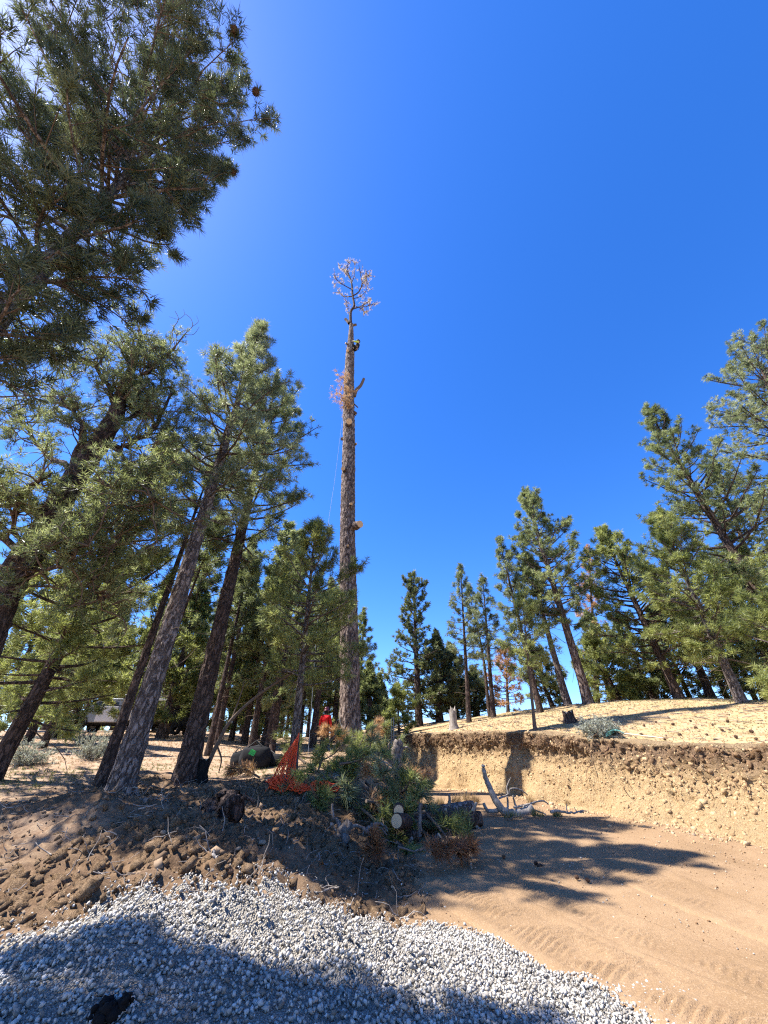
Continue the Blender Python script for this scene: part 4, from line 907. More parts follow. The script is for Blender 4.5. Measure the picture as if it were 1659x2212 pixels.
def gnarl(name, label, u, v, Y, seed, arms, r, cat='stump', m='snag_wood', trunk=((0, 0, 0), (0, 0, .3))):
    rng = np.random.default_rng(seed); b = P(u, v, Y) if Y else G(u, v); b[2] = gzs(b[0], b[1]) if Y is None else b[2]
    root = thing(name, label, cat, b); mb = MB(); tp = catmull(np.array(trunk, float), 6); tp = tp + rng.normal(0, r * .12, tp.shape)
    V, F = tubes(tp[None], (r * np.linspace(1.15, .8, len(tp)))[None], 14); Vn = V.reshape(len(tp), 14, 3); Vn[:] = tp[:, None] + (Vn - tp[:, None]) * (1 + rng.normal(0, .10, Vn.shape[:2] + (1,)))
    mb.add(V, F, 0, True)
    for e in (0, -1):
        ring = Vn[e]; mb.add(np.vstack([ring, ring.mean(0)[None] + (np.array(tp[-1] - tp[-2]) * .15 if e else 0)]), np.array([[i, (i + 1) % 14, 14] for i in range(14)]), 0)
    link('body', mb.mesh('body', M[m]), root)
    for path, ra in arms:
        mb = MB(); q = catmull(np.array(path, float), 5); q = q + rng.normal(0, ra * .2, q.shape); mb.tube(q, np.linspace(ra, ra * .45, len(q)), 7); link('root_arm', mb.mesh('root_arm', M[m]), root)
    return root
gnarl('horned_stump', 'small grey root stump with one white curved horn', 742, 1822, None, 1, [([(-.08, 0, .22), (-.13, 0, .32), (-.22, -.03, .38), (-.25, -.02, .58)], .045), ([(.1, 0, .2), (.25, .05, .24), (.38, .1, .18)], .04)], .12, trunk=((-.05, 0, -.05), (0, 0, .12), (.05, 0, .25)))
gnarl('leaning_snag', 'tall grey root snag leaning against the brush beside the bank', 862, 1700, 14.5, 2, [([(.0, 0, .75), (.1, 0, 1.0), (.05, 0, 1.25)], .08), ([(-.05, 0, .6), (-.25, .1, .85), (-.3, 0, 1.15)], .06), ([(.1, 0, 1.0), (.28, 0, 1.05), (.38, 0, .95)], .04), ([(0, 0, .4), (.22, -.1, .25), (.3, -.1, 0)], .05)], .15, 'snag', trunk=((.2, 0, -.35), (.05, 0, .2), (-.1, 0, .8), (0, 0, 1.15)))
gnarl('grey_upright_branch', 'bleached upright branch stub rising behind the thick log', 905, 1782, 10.3, 3, [([(.02, 0, .2), (.06, 0, .3), (.07, 0, .36)], .03), ([(.02, 0, .2), (-.03, 0, .28)], .02)], .04, 'branch', trunk=((0, 0, -.2), (.02, 0, .1), (.04, 0, .35)))
# cut pine boughs heaped under the dead pine, each a bough of its own
def bough_geo(rng, L, leaf, nsub=9, nn=26, nl=.24, nw=.008):
    pp = wander(rng, (0, 0, 0), (1, 0, .18), L, 7, .14); mb = MB(); mb.tube(pp, np.linspace(.022 + .008 * L, .008, 7), 6); C, D = [], []
    for _ in range(nsub):
        j = rng.integers(1, 6); d = unit(pp[j + 1] - pp[j]); w = wander(rng, pp[j], d * .7 + rng.normal(0, .55, 3) + np.array([0, 0, .12]), rng.uniform(.25, .55) * L * .6, 5, .22); mb.tube(w, np.linspace(.010, .005, 5), 4)
        for q in (2, 3, 4): C.append(w[q]); D.append(unit(w[q] - w[q - 1]))
    C.append(pp[-1]); D.append(unit(pp[-1] - pp[-2]))
    NV, NF, ti = needles(rng, np.array(C), np.array(D), nn, nl, nw, (8, 70))
    return mb.mesh('stem', M['bark_thin']), mk_mesh('needles', NV, NF, M[leaf], attrs={'tint': ('FACE', ti)})
rng = np.random.default_rng(21)
BG = [bough_geo(rng, L, lf) for L, lf in ((1.5, 'needle_fresh'), (1.2, 'needle_fresh'), (1.7, 'needle'), (1.1, 'needle_blue'), (.8, 'needle_dead'), (.45, 'needle_rust'))]
BO = [  # u, v, Y, kind, azimuth deg, tilt deg, label
    (662, 1672, 13.4, 0, 20, 35, 'pale green cut bough lying right against the orange net'), (686, 1668, 13.0, 1, 80, 40, 'upright pale green bough beside the orange net'),
    (660, 1650, 13.3, 0, 130, 30, 'green bough top sticking up behind the orange net'), (718, 1655, 13.6, 2, 40, 20, 'long dark bough below the red shirted worker'),
    (752, 1640, 14.5, 1, 10, 35, 'fresh green bough leaning on the dead pine foot'), (690, 1640, 14.4, 2, 170, 8, 'dark bough lying behind the net near the worker'),
    (790, 1690, 12.6, 2, -50, -25, 'dark bough hanging down the brush pile face'), (825, 1700, 12.8, 2, -20, -20, 'dark bough hanging beside the grey root snag'),
    (760, 1720, 11.8, 3, -100, -20, 'grey green bough at the lower brush pile edge'), (810, 1740, 11.2, 2, -70, -15, 'dark bough drooping above the sawn log ends'),
    (725, 1690, 12.4, 1, -30, 10, 'green bough lying at the tail of the orange net'), (845, 1720, 12.0, 3, -10, -10, 'dull green bough pressed against the foot of the snag'),
    (700, 1755, 10.9, 1, -110, 5, 'single green tuft lying low on the dug soil'), (770, 1660, 13.6, 3, 10, 30, 'grey green bough in the middle of the brush pile'),
    (820, 1660, 13.9, 2, 70, 30, 'dark bough behind the grey root snag'), (785, 1640, 14.6, 0, 100, 30, 'bough at the top of the brush pile under the trunk'),
    (800, 1612, 15.2, 4, 60, 50, 'dry tan twig bough standing up beside the trunk foot'), (830, 1600, 16.2, 4, 100, 55, 'dry pale bough on the mound near the metal posts'),
    (800, 1800, 9.0, 5, -80, -35, 'drooping bunch of rusty brown needles at the log end'), (925, 1838, 8.6, 5, 10, 0, 'flat rusty needle bough lying before the thick log'), (985, 1834, 8.8, 5, 40, 0, 'rusty needle sprig lying beside the thick log shadow'),
    (560, 1680, 12.6, 4, 170, 5, 'dry brown bough lying left of the orange net'), (735, 1735, 11.4, 2, -160, -5, 'dark bough lying across the second soil heap'), (870, 1745, 11.0, 2, 10, -5, 'dark bough behind the upper sawn log end')]
for u, v, Y, kd, az, tl, lab in BO:
    p = P(u, v, Y); p[2] = max(p[2], gzs(p[0], p[1]) + .04)
    if abs(tl) < 12: p[2] = min(p[2], gzs(p[0], p[1]) + .35)
    o = thing('cut_bough', lab, 'pine bough', p, 0, 'cut boughs heaped round the dead pine'); o.rotation_euler = (rng.uniform(-.4, .4), -math.radians(tl), math.radians(az))
    sc = rng.uniform(.85, 1.1); o.scale = (sc,) * 3
    link('stem', BG[kd][0], o); link('needles', BG[kd][1], o)
for k_ in range(54):
    x1 = rng.uniform(-2.5, 1.0); y1 = rng.uniform(10.6, 15.6)
    if (x1 < -1.2 and y1 < 13.4) or (y1 >= 13.4 and -2.7 < x1 < -1.35): continue
    kd = int(rng.choice([0, 0, 1, 1, 2, 3, 4])); z1 = gzs(x1, y1) + rng.uniform(.08, .6)
    zone = 'under the dead pine foot' if y1 > 14 else 'on the slope facing the dirt road' if x1 > -.4 else 'in the middle of the brush heap'
    tone = {0: 'pale green', 1: 'bright green', 2: 'dark green', 3: 'grey green', 4: 'dry tan'}[kd]
    o = thing('cut_bough', tone + ' bough tangled in the brush heap ' + zone, 'pine bough', (x1, y1, z1), 0, 'cut boughs heaped round the dead pine'); o.rotation_euler = (rng.uniform(-.5, .5), math.radians(rng.uniform(-25, 30)), rng.uniform(0, 6.28)); o.scale = (rng.uniform(.9, 1.3),) * 3
    link('stem', BG[kd][0], o); link('needles', BG[kd][1], o)
# bare grey sticks of the brush pile
def stick(label, path, r, Y0, m='dead_wood', dY=0., name='dead_branch', group='bare sticks in the brush', fork=True, seed=0, cat='branch'):
    rng = np.random.default_rng(seed); k = len(path); pp = np.array([P(u, v, Y0 + dY * i / (k - 1)) for i, (u, v) in enumerate(path)]); b = pp[0].copy()
    root = thing(name, label, cat, b, 0, group); mb = MB(); q = catmull(pp - b, 5); q = q + rng.normal(0, r * .4, q.shape); mb.tube(q, np.linspace(r, r * .4, len(q)), 7); link('stem', mb.mesh('stem', M[m]), root)
    if fork:
        for _ in range(3):
            j = rng.integers(len(q) // 3, len(q) - 1); w = wander(rng, q[j], unit(q[j] - q[j - 1]) + rng.normal(0, .8, 3), rng.uniform(.15, .4), 5, .3); mb = MB(); mb.tube(w, np.linspace(r * .45, r * .2, 5), 5); link('side_twig', mb.mesh('side_twig', M[m]), root)
    return root
ST = [('pale curved stick standing against the dead trunk', [(748, 1600), (742, 1580), (735, 1560), (733, 1535)], .03, 15.6), ('grey stick crossing the top of the brush pile', [(770, 1640), (800, 1625), (830, 1635), (850, 1650)], .03, 13.8),
      ('bleached looped stick low in the brush pile', [(745, 1700), (760, 1690), (775, 1695), (770, 1710)], .02, 12.0), ('grey stick jutting from the brush toward the bank', [(820, 1640), (845, 1655), (862, 1665), (872, 1660)], .03, 13.6),
      ('forked grey branch lying over the horned stump', [(785, 1790), (800, 1808), (808, 1830), (818, 1850)], .035, 8.9), ('arched grey branch left of the sawn log ends', [(790, 1795), (808, 1780), (826, 1780), (836, 1800)], .045, 9.3),
      ('thin dark stick on the soil below the net tail', [(700, 1690), (730, 1708), (760, 1725), (790, 1745)], .025, 11.9), ('curved twig lying before the thick log', [(860, 1828), (890, 1838), (920, 1832), (945, 1822)], .022, 8.8),
      ('pale stick leaning behind the sawn log ends', [(820, 1740), (845, 1725), (870, 1722), (890, 1735)], .03, 11.2), ('short white splinter beside the horned stump', [(716, 1778), (722, 1792), (728, 1802)], .03, 9.0),
      ('fine grey twigs tangled on the mound by the posts', [(790, 1590), (812, 1580), (830, 1590), (840, 1578)], .018, 16.5), ('second tangle of pale twigs on the mound crest', [(800, 1600), (820, 1592), (842, 1604), (850, 1590)], .018, 16.0)]
for k_, (lab, path, r, Y) in enumerate(ST): stick(lab, path, r * .8, Y, 'dead_wood' if k_ % 3 == 0 else 'snag_wood', .3, seed=k_)
# fallen limb with raised arm by the bank
def fallen_limb():
    b = G(1110, 1762); Y = b[1]; root = thing('fallen_limb', 'bleached fallen limb with one long arm raised before the bank', 'branch', b)
    parts = [('main_limb', [(1152, 1748), (1120, 1758), (1090, 1752), (1072, 1730), (1055, 1695), (1046, 1668), (1044, 1652)], .13, .05), ('side_branch', [(1085, 1745), (1070, 1752), (1052, 1750), (1045, 1735)], .06, .04),
             ('side_branch', [(1118, 1752), (1112, 1735), (1108, 1720)], .035, .02), ('side_branch', [(1096, 1752), (1097, 1735), (1096, 1722)], .03, .025), ('side_branch', [(1078, 1725), (1098, 1716), (1104, 1704), (1124, 1706), (1140, 1718)], .025, .015),
             ('side_branch', [(1098, 1716), (1095, 1700), (1104, 1680)], .02, .012), ('side_branch', [(1110, 1745), (1140, 1738), (1170, 1730), (1185, 1738)], .03, .015), ('side_branch', [(1130, 1742), (1160, 1752), (1180, 1760)], .03, .015)]
    for nm, path, ra, rb in parts:
        mb = MB(); q = catmull(np.array([P(u, v, Y + .05 * math.sin(i * 2.)) for i, (u, v) in enumerate(path)]) - b, 5); q = q + np.random.default_rng(len(path)).normal(0, ra * .08, q.shape); mb.tube(q, np.linspace(ra, rb, len(q)), 10); link(nm, mb.mesh(nm, M['dead_wood']), root)
fallen_limb()
stick('dark flat branch lying on the ground below the bank', [(1190, 1755), (1215, 1753), (1240, 1756), (1262, 1754)], .035, 12.6, 'dead_wood', name='dead_branch', seed=31, group='fallen sticks below the bank')
stick('curved thin twig lying in front of the fallen limb', [(1095, 1770), (1120, 1764), (1145, 1768), (1160, 1762)], .02, 12.0, 'bark_thin', seed=32, group='fallen sticks below the bank')
stick('small brown stick lying alone on the dirt road', [(1155, 1866), (1168, 1870), (1182, 1876)], .03, float(G(1168, 1872)[1]), 'bark_red', fork=False, seed=33, group='fallen sticks below the bank')
stick('dark weathered stick lying at the gravel edge', [(675, 1935), (700, 1925), (730, 1918)], .022, float(G(700, 1927)[1]), 'dead_wood', fork=False, seed=34, group='sticks on the dug soil')
stick('pale root piece lying across the soil heap', [(460, 1840), (468, 1855), (474, 1868)], .022, float(G(466, 1856)[1]), 'dead_wood', fork=False, seed=35, group='sticks on the dug soil')
stick('thin bent root sticking out of the soil heap crest', [(300, 1748), (322, 1742), (338, 1738)], .012, float(G(322, 1752)[1]) - .1, 'dead_wood', fork=False, seed=36, group='sticks on the dug soil')
# stumps
def stump(label, u, v, r, h, seed, m='bark_red', name='tree_stump', jag=.06, Y=None):
    rng = np.random.default_rng(seed); b = G(u, v) if Y is None else P(u, v, Y); b[2] = gzs(b[0], b[1]); root = thing(name, label, 'stump', b); n = 16
    a = np.linspace(0, 2 * np.pi, n, endpoint=False); prof = [(1.5, -.08), (1.2, h * .15), (1.02, h * .4), (.97, h * .7), (.93, h)]
    V = np.concatenate([np.c_[r * q * np.cos(a) * (1 + rng.normal(0, .06, n)), r * q * np.sin(a) * (1 + rng.normal(0, .06, n)), np.full(n, z) + (rng.normal(0, jag, n) if k == 4 else 0)] for k, (q, z) in enumerate(prof)])
    F = np.array([[k * n + i, k * n + (i + 1) % n, (k + 1) * n + (i + 1) % n, (k + 1) * n + i] for k in range(4) for i in range(n)]); link('bark', mk_mesh('stump_bark', V, F, M[m], smooth=True), root)
    ring = V[4 * n:]; c_ = ring.mean(0); inn = c_ + (ring - c_) * .86; mb = MB(); mb.add(np.vstack([ring, inn]), np.array([[i, (i + 1) % n, n + (i + 1) % n, n + i] for i in range(n)]), 0); mb.add(np.vstack([inn, c_[None]]), np.array([[i, (i + 1) % n, n] for i in range(n)]), 1)
    link('cut_top', mb.mesh('cut_top', [M[m], M['cut_wood'] if jag < .05 else M['dead_wood']]), root)
M['charred'] = bark_mat('charred_bark', (.03, .026, .022), (.022, .02, .018), (.008, .008, .008), 12, 4)
stump('short black stump at the foot of the dark trunked pine', 430, 1690, .17, .55, 1, 'charred', jag=.03, Y=12.3)
stump('low broken stump on the plateau beside the tallest pine', 1232, 1560, .22, .35, 2, 'bark_red', jag=.09)
stump('pointed splintered stump behind the bank rim by slender pines', 979, 1555, .2, .75, 3, 'dead_wood', jag=.22, Y=23)
stump('small sawn stump half buried behind the soil heap crest', 268, 1752, .12, .12, 4, 'bark', jag=.01, Y=7.9)
gnarl('splintered_stub', 'pale splintered stub poking up over the soil heap crest', 306, 1752, 7.7, 9, [([(0, 0, .12), (.09, 0, .19)], .02), ([(0, 0, .12), (-.08, 0, .16)], .03)], .045, trunk=((0, 0, -.1), (0, 0, .05), (.01, 0, .15)))
gnarl('root_plate', 'dark rounded root lump lying behind the trench', 490, 1752, 8.8, 12, [([(.1, 0, .1), (.3, 0, .2), (.45, .1, .1)], .05), ([(-.1, 0, .1), (-.35, 0, .12), (-.5, 0, 0)], .05)], .24, 'root lump', 'bark_red', trunk=((-.2, 0, 0), (0, 0, .1), (.2, 0, .05)))

# ------------------------------------------------------------------ orange safety net round the slender pine
M['net'] = mat('orange_plastic_net', (.95, .13, .03), .45, .5)
t = NT(M['net']); t.b.inputs['Subsurface Weight'].default_value = 0.0
tr = t.new('ShaderNodeBsdfTranslucent'); tr.inputs['Color'].default_value = (1.0, .18, .05, 1); mx = t.new('ShaderNodeMixShader'); mx.inputs[0].default_value = .4
t.l.new(t.b.outputs[0], mx.inputs[1]); t.l.new(tr.outputs[0], mx.inputs[2]); t.l.new(mx.outputs[0], t.n['Material Output'].inputs['Surface'])
def net():
    rng = np.random.default_rng(61); b = P(628, 1702, 11.6); b[2] = gzs(b[0], b[1])
    root = thing('safety_net', 'orange plastic mesh fence bunched round a slender trunk and trailing', 'safety net', b)
    def strands(surf, na, nb_, r):
        A, B = np.meshgrid(np.linspace(0, 1, na), np.linspace(0, 1, nb_), indexing='ij')
        off = (np.arange(nb_) % 2) * .5 / (na - 1)
        S = surf(np.clip(A + off[None], 0, 1), B) - b                   # (na, nb, 3)
        Pt, Ra = [], []
        for j in range(nb_ - 1):                                        # zigzag ties between the rows: diamond cells
            for i in range(na):
                for d in ((0, 1) if j % 2 else (-1, 0)):
                    if 0 <= i + d < na: Pt.append([S[i, j], (S[i, j] + S[i + d, j + 1]) / 2, S[i + d, j + 1]]); Ra.append([r, r * .75, r])
        return tubes(np.array(Pt), np.array(Ra), 4)
    def hang(a, s):   # a across, s downwards
        lt = np.interp(s, [0, .35, .6, .8, 1], [640, 612, 598, 590, 583]); rt = np.interp(s, [0, .35, .6, .8, 1], [646, 640, 637, 640, 668])
        v = np.interp(s, [0, 1], [1583, 1703]) + 14 * (1 - a) * (1 - s) ** 1.5
        u = lt + (rt - lt) * a + 2.0 * np.sin(a * 19 + s * 4) * s
        Y = 12.0 + .22 * np.sin(a * 9 + s * 3) * s - .6 * np.sin(a * np.pi) * s ** 1.3
        x = (u - 829.5) / 830.; y = (1106 - v) / 830.
        f = cp - y * sp; tt = Y / f; return np.stack([x * tt, Y, 1.6 + (sp + y * cp) * tt], -1)
    V, F = strands(hang, 12, 20, .015); link('hanging_mesh', mk_mesh('hanging_mesh', V, F, M['net']), root)
    def trail(a, s):
        u = 590 + 142 * s; X = (u - 829.5) / 830. * 9.7; Yc = 11.45 - .12 * np.sin(s * 5) + .1 * s
        w = .50 - .22 * s + .08 * np.sin(s * 17)
        Y = Yc + (a - .5) * w; X = X + .06 * np.sin(a * 14 + s * 20)
        z = gz(X, Y) + .05 + .16 * np.abs(np.sin(a * 7 + s * 13)) * np.abs(np.sin(s * 9 + 1)) * (1 - .3 * s) + .06 * vnoise(a * 8, s * 30, 5)
        return np.stack([X, Y, z], -1)
    V, F = strands(trail, 10, 32, .015); link('trailing_mesh', mk_mesh('trailing_mesh', V, F, M['net']), root)
    mb = MB(); pp = catmull(np.array([P(592, 1690, 11.3), P(600, 1700, 11.25), P(625, 1706, 11.2), P(650, 1708, 11.2), P(690, 1706, 11.3)]), 5) - b
    pp[:, 2] = np.maximum(pp[:, 2], gz(pp[:, 0] + b[0], pp[:, 1] + b[1]) - b[2] + .02)
    mb.tube(pp, .012, 6); link('edge_cord', mb.mesh('edge_cord', M['net']), root)
net()

# ------------------------------------------------------------------ people
def skin_obj(name, joints, edges, m, parent, sub=2, root=0):
    me = bpy.data.meshes.new(name); me.from_pydata([tuple(j[:3]) for j in joints], edges, []); me.materials.append(m)
    o = link(name, me, parent); md = o.modifiers.new('skin', 'SKIN'); md.use_smooth_shade = True
    if not me.skin_vertices: 
        bm = __import__('bmesh').new(); bm.from_mesh(me); bm.verts.layers.skin.verify(); bm.to_mesh(me); bm.free()
    for k, j in enumerate(joints):
        sv = me.skin_vertices[0].data[k]; r = j[3]; sv.radius = (r, r) if not isinstance(r, tuple) else r; sv.use_root = (k == root)
    ss = o.modifiers.new('smooth', 'SUBSURF'); ss.levels = sub; ss.render_levels = sub
    return o
M['skin'] = mat('skin', (.42, .25, .17), .6, .4); M['red_cloth'] = mat('red_work_shirt', (.55, .012, .015), .85, .2); M['dark_cloth'] = mat('dark_work_trousers', (.018, .018, .02), .9, .15)
M['black'] = mat('black_rubber', (.012, .012, .013), .7, .3); M['helmet_red'] = mat('dark_red_helmet', (.16, .03, .03), .35, .5); M['hiviz'] = mat('yellow_green_hi_vis_cloth', (.48, .62, .10), .8, .2)
M['helmet_black'] = mat('black_helmet', (.014, .014, .016), .3, .5); M['hair'] = mat('dark_hair', (.015, .011, .008), .8, .2); M['white'] = mat('shade_dimmed_white_paint', (.55, .54, .51), .5, .4)  # the white is dimmed to paint tree shade onto the truck
M['rope'] = mat('climbing_rope', (.30, .33, .38), .9, .1); M['steel'] = mat('grey_steel', (.16, .155, .15), .5, .5, .6); M['glove'] = mat('light_work_gloves', (.55, .50, .40), .9, .1)
def hand(parent, w, d, side, m, palm_n=(0, 1, 0)):
    """palm and five fingers at wrist w pointing along d"""
    w = np.array(w, float); d = unit(np.array(d, float)); n = unit(np.array(palm_n, float) - d * (np.array(palm_n) @ d)); a = np.cross(d, n) * side
    J = [(*w, .026), (*(w + d * .05), .036), (*(w + d * .09), .034)]; E = [(0, 1), (1, 2)]
    for k, (o, L) in enumerate(((-.030, .075), (-.010, .088), (.011, .082), (.030, .064))):
        s = w + d * .085 + a * o; J += [(*s, .0095), (*(s + d * L * .5 + n * .008), .009), (*(s + d * L * .9 + n * .028), .0075)]; q = len(J) - 3; E += [(2, q), (q, q + 1), (q + 1, q + 2)]
    s = w + d * .035 - a * .036; J += [(*s, .011), (*(s + d * .035 - a * .022 + n * .01), .010), (*(s + d * .065 - a * .026 + n * .02), .0085)]; q = len(J) - 3; E += [(1, q), (q, q + 1), (q + 1, q + 2)]
    return skin_obj('hand', J, E, m, parent, 1)
def helmet_mesh(m, r=.135):
    mb = MB(); prof = [(r * 1.18, -.02), (r * 1.15, .0), (r * 1.0, .012), (r * .98, .05), (r * .86, .10), (r * .62, .138), (r * .3, .158), (.004, .163)]; mb.lathe(prof, 20)
    mb.box((0, r * 1.12, .0), (.17, .10, .012), bev=.3)                        # peak
    for x in (-.03, .03): mb.tube(np.array([[x, -.10, .085], [x, -.05, .135], [x, .04, .150], [x, .10, .10]]), .008, 5)
    return mb.mesh('helmet', m)
def head_mesh():
    mb = MB(); n = 18; prof = [(.05, -.13), (.062, -.115), (.082, -.07), (.09, -.01), (.094, .04), (.088, .08), (.065, .115), (.03, .13), (.003, .134)]
    V0 = mb.lathe(prof, n).V[-1]; V0[:, 1] *= 1.14; V0[:, 1] += np.where(V0[:, 1] > 0, -.02 * np.clip(-V0[:, 2] - .05, 0, .1) * 8, 0)
    mb.add(np.array([[-.014, .095, -.03], [.014, .095, -.03], [0, .128, -.035], [0, .098, .015]]), np.array([[0, 1, 2], [1, 3, 2], [3, 0, 2]]), 0)      # nose
    for s in (-1, 1):
        mb.lathe([(.002, -.008), (.012, -.004), (.014, .004), (.002, .010)], 8, (s * .034, .098, .012), frame((0, 1, .0)), 1)                              # eyes
        mb.lathe([(.008, -.008), (.028, 0), (.026, .008), (.004, .012)], 10, (s * .093, -.01, -.01), frame((s, -.2, 0)), 0)                                # ears
    mb.box((0, .095, -.072), (.045, .012, .012), m=2, bev=.4)                                                                                                     # mouth
    return mb.mesh('head', [M['skin'], M['hair'], M['helmet_red']])
def worker():
    b = P(700, 1600, 21.2); b[2] = gzs(b[0], b[1])
    root = thing('person', 'person in red long sleeved shirt and helmet, back turned, beside the trunk', 'person', b, math.radians(-12))
    # facing away from the road (+Y)
    J = [(0, 0, .96, .15), (0, .01, 1.15, .145), (0, 0, 1.34, .165), (0, 0, 1.47, .10), (0, .01, 1.53, .058), (0, .02, 1.60, .06),
         (-.19, 0, 1.44, .075), (-.265, -.02, 1.17, .052), (-.26, .10, .94, .037), (.19, 0, 1.44, .075), (.275, -.02, 1.17, .052), (.25, .13, .96, .037),
         (-.10, 0, .88, .105), (-.12, .02, .50, .068), (-.13, -.02, .10, .046), (-.13, .13, .045, .042), (.10, 0, .88, .105), (.14, .02, .50, .068), (.16, -.02, .10, .046), (.17, .13, .045, .042)]
    E = [(0, 1), (1, 2), (2, 3), (3, 4), (4, 5), (3, 6), (6, 7), (7, 8), (3, 9), (9, 10), (10, 11), (0, 12), (12, 13), (13, 14), (14, 15), (0, 16), (16, 17), (17, 18), (18, 19)]
    skin_obj('body', J, E, M['skin'], root)
    link('head', head_mesh(), root, (0, .03, 1.68)); link('helmet', helmet_mesh(M['helmet_red']), root, (0, .03, 1.735), (.08, 0, 0))
    mb = MB(); mb.lathe([(.10, -.12), (.106, -.06), (.104, .0), (.09, .04)], 14, (0, .005, 1.68)); link('hair', mb.mesh('hair', M['hair']), root)
    S = [(0, 0, .90, .172), (0, .01, 1.12, .165), (0, 0, 1.34, .185), (0, 0, 1.46, .12), (-.19, 0, 1.44, .092), (-.265, -.02, 1.17, .07), (-.262, .08, .99, .052), (.19, 0, 1.44, .092), (.275, -.02, 1.17, .07), (.253, .11, 1.0, .052), (0, .005, 1.525, .075)]
    skin_obj('shirt', S, [(0, 1), (1, 2), (2, 3), (3, 4), (4, 5), (5, 6), (3, 7), (7, 8), (8, 9), (3, 10)], M['red_cloth'], root)
    T = [(0, 0, .95, .162), (-.10, 0, .86, .122), (-.12, .02, .50, .088), (-.13, -.02, .12, .075), (.10, 0, .86, .122), (.14, .02, .50, .088), (.16, -.02, .12, .075)]
    skin_obj('trousers', T, [(0, 1), (1, 2), (2, 3), (0, 4), (4, 5), (5, 6)], M['dark_cloth'], root)
    for s, x in ((-1, -.13), (1, .16)): skin_obj('boot', [(x, -.03, .13, .062), (x, -.02, .055, .06), (x * 1.05, .14, .042, .052)], [(0, 1), (1, 2)], M['black'], root)
    hand(root, (-.26, .11, .92), (0, .35, -1), -1, M['skin'], (1, 0, 0)); hand(root, (.25, .14, .94), (-.1, .4, -1), 1, M['skin'], (-1, 0, 0))
worker()
def climber():
    # sits back in the harness on the sunless side of the trunk, feet on the bark
    c = P(772, 742, 17.0); hip = P(769, 752, 16.75)
    root = thing('person', 'tree climber in dark harness and yellow sleeves high on the dead pine', 'person', hip)
    cx = P(757, 748, 17.0) - hip; cx = cx * np.array([1, 1, 0])               # trunk axis seen from the hip
    tx = cx[0]
    J = [(0, 0, 0, .15), (.05, 0, .2, .145), (.12, -.02, .42, .165), (.15, -.02, .54, .10), (.15, -.02, .62, .06), (.14, -.02, .70, .06),
         (.10, -.20, .50, .07), (-.10, -.30, .36, .05), (tx + .28, -.30, .48, .04), (.16, .18, .50, .07), (-.06, .30, .36, .05), (tx + .24, .30, .50, .04),
         (-.04, -.12, -.04, .10), (-.30, -.24, .10, .07), (tx + .30, -.20, -.30, .05), (tx + .16, -.18, -.32, .045), (-.04, .12, -.04, .10), (-.30, .22, .02, .07), (tx + .30, .18, -.42, .05), (tx + .16, .16, -.44, .045)]
    E = [(0, 1), (1, 2), (2, 3), (3, 4), (4, 5), (3, 6), (6, 7), (7, 8), (3, 9), (9, 10), (10, 11), (0, 12), (12, 13), (13, 14), (14, 15), (0, 16), (16, 17), (17, 18), (18, 19)]
    skin_obj('body', J, E, M['skin'], root)
    link('head', head_mesh(), root, (.13, -.02, .78), (0, 0, math.radians(90))); link('helmet', helmet_mesh(M['helmet_black']), root, (.13, -.02, .83), (0, 0, math.radians(90)))
    V = [(.0, 0, -.02, .165), (.05, 0, .2, .165), (.12, -.02, .42, .185), (.15, -.02, .53, .12)]
    skin_obj('jacket', V, [(0, 1), (1, 2), (2, 3)], M['dark_cloth'], root)
    for q in ((6, 7, 8), (9, 10, 11)): skin_obj('sleeve', [(*J[i][:3], J[i][3] + .02) for i in (3,) + q[:2]] + [(*(np.array(J[q[2]][:3]) * .8 + np.array(J[q[1]][:3]) * .2), .055)], [(0, 1), (1, 2), (2, 3)], M['hiviz'], root)
    for q in ((12, 13, 14), (16, 17, 18)): skin_obj('trouser_leg', [(*J[i][:3], J[i][3] + .022) for i in (0,) + q], [(0, 1), (1, 2), (2, 3)], M['dark_cloth'], root)
    for q in ((14, 15), (18, 19)): skin_obj('boot', [(*J[q[0]][:3], .06), (*J[q[1]][:3], .055)], [(0, 1)], M['black'], root)
    hand(root, J[8][:3], (-1, .3, .1), 1, M['glove'], (0, 1, 0)); hand(root, J[11][:3], (-1, -.3, .1), -1, M['glove'], (0, -1, 0))
    mb = MB(); a = np.linspace(0, 2 * np.pi, 22); mb.tube(np.c_[.03 + .19 * np.cos(a), .20 * np.sin(a), .06 + 0 * a], .022, 6, cap=False); link('harness_belt', mb.mesh('harness_belt', M['black']), root)
    r = .36; th = np.linspace(math.radians(38), math.radians(322), 26)
    pts = np.r_[[[.0, .18, .08]], np.c_[tx + r * np.cos(th), cx[1] + r * np.sin(th), .30 + .25 * np.sin(th / 2)], [[.0, -.18, .08]]]
    mb = MB(); mb.tube(pts, .014, 6); link('lanyard', mb.mesh('lanyard', M['rope']), root)
climber()
def rope():
    p = np.array([P(743, 880, 16.6), P(735, 940, 16.2), P(724, 1030, 15.8), P(712, 1110, 15.4), P(702, 1190, 15.0), P(690, 1300, 14.8), P(680, 1420, 14.8), P(672, 1540, 15.), P(668, 1606, 15.2)]); b = p[-1].copy(); b[2] = gzs(b[0], b[1]); p[-1] = b
    o = link('climbing_rope', None, None, b); tag(o, 'thin climbing rope hanging down from the dead pine', 'rope')
    mb = MB(); mb.tube(catmull(p, 6) - b, .0075, 5); link('rope_line', mb.mesh('rope_line', M['rope']), o)
rope()

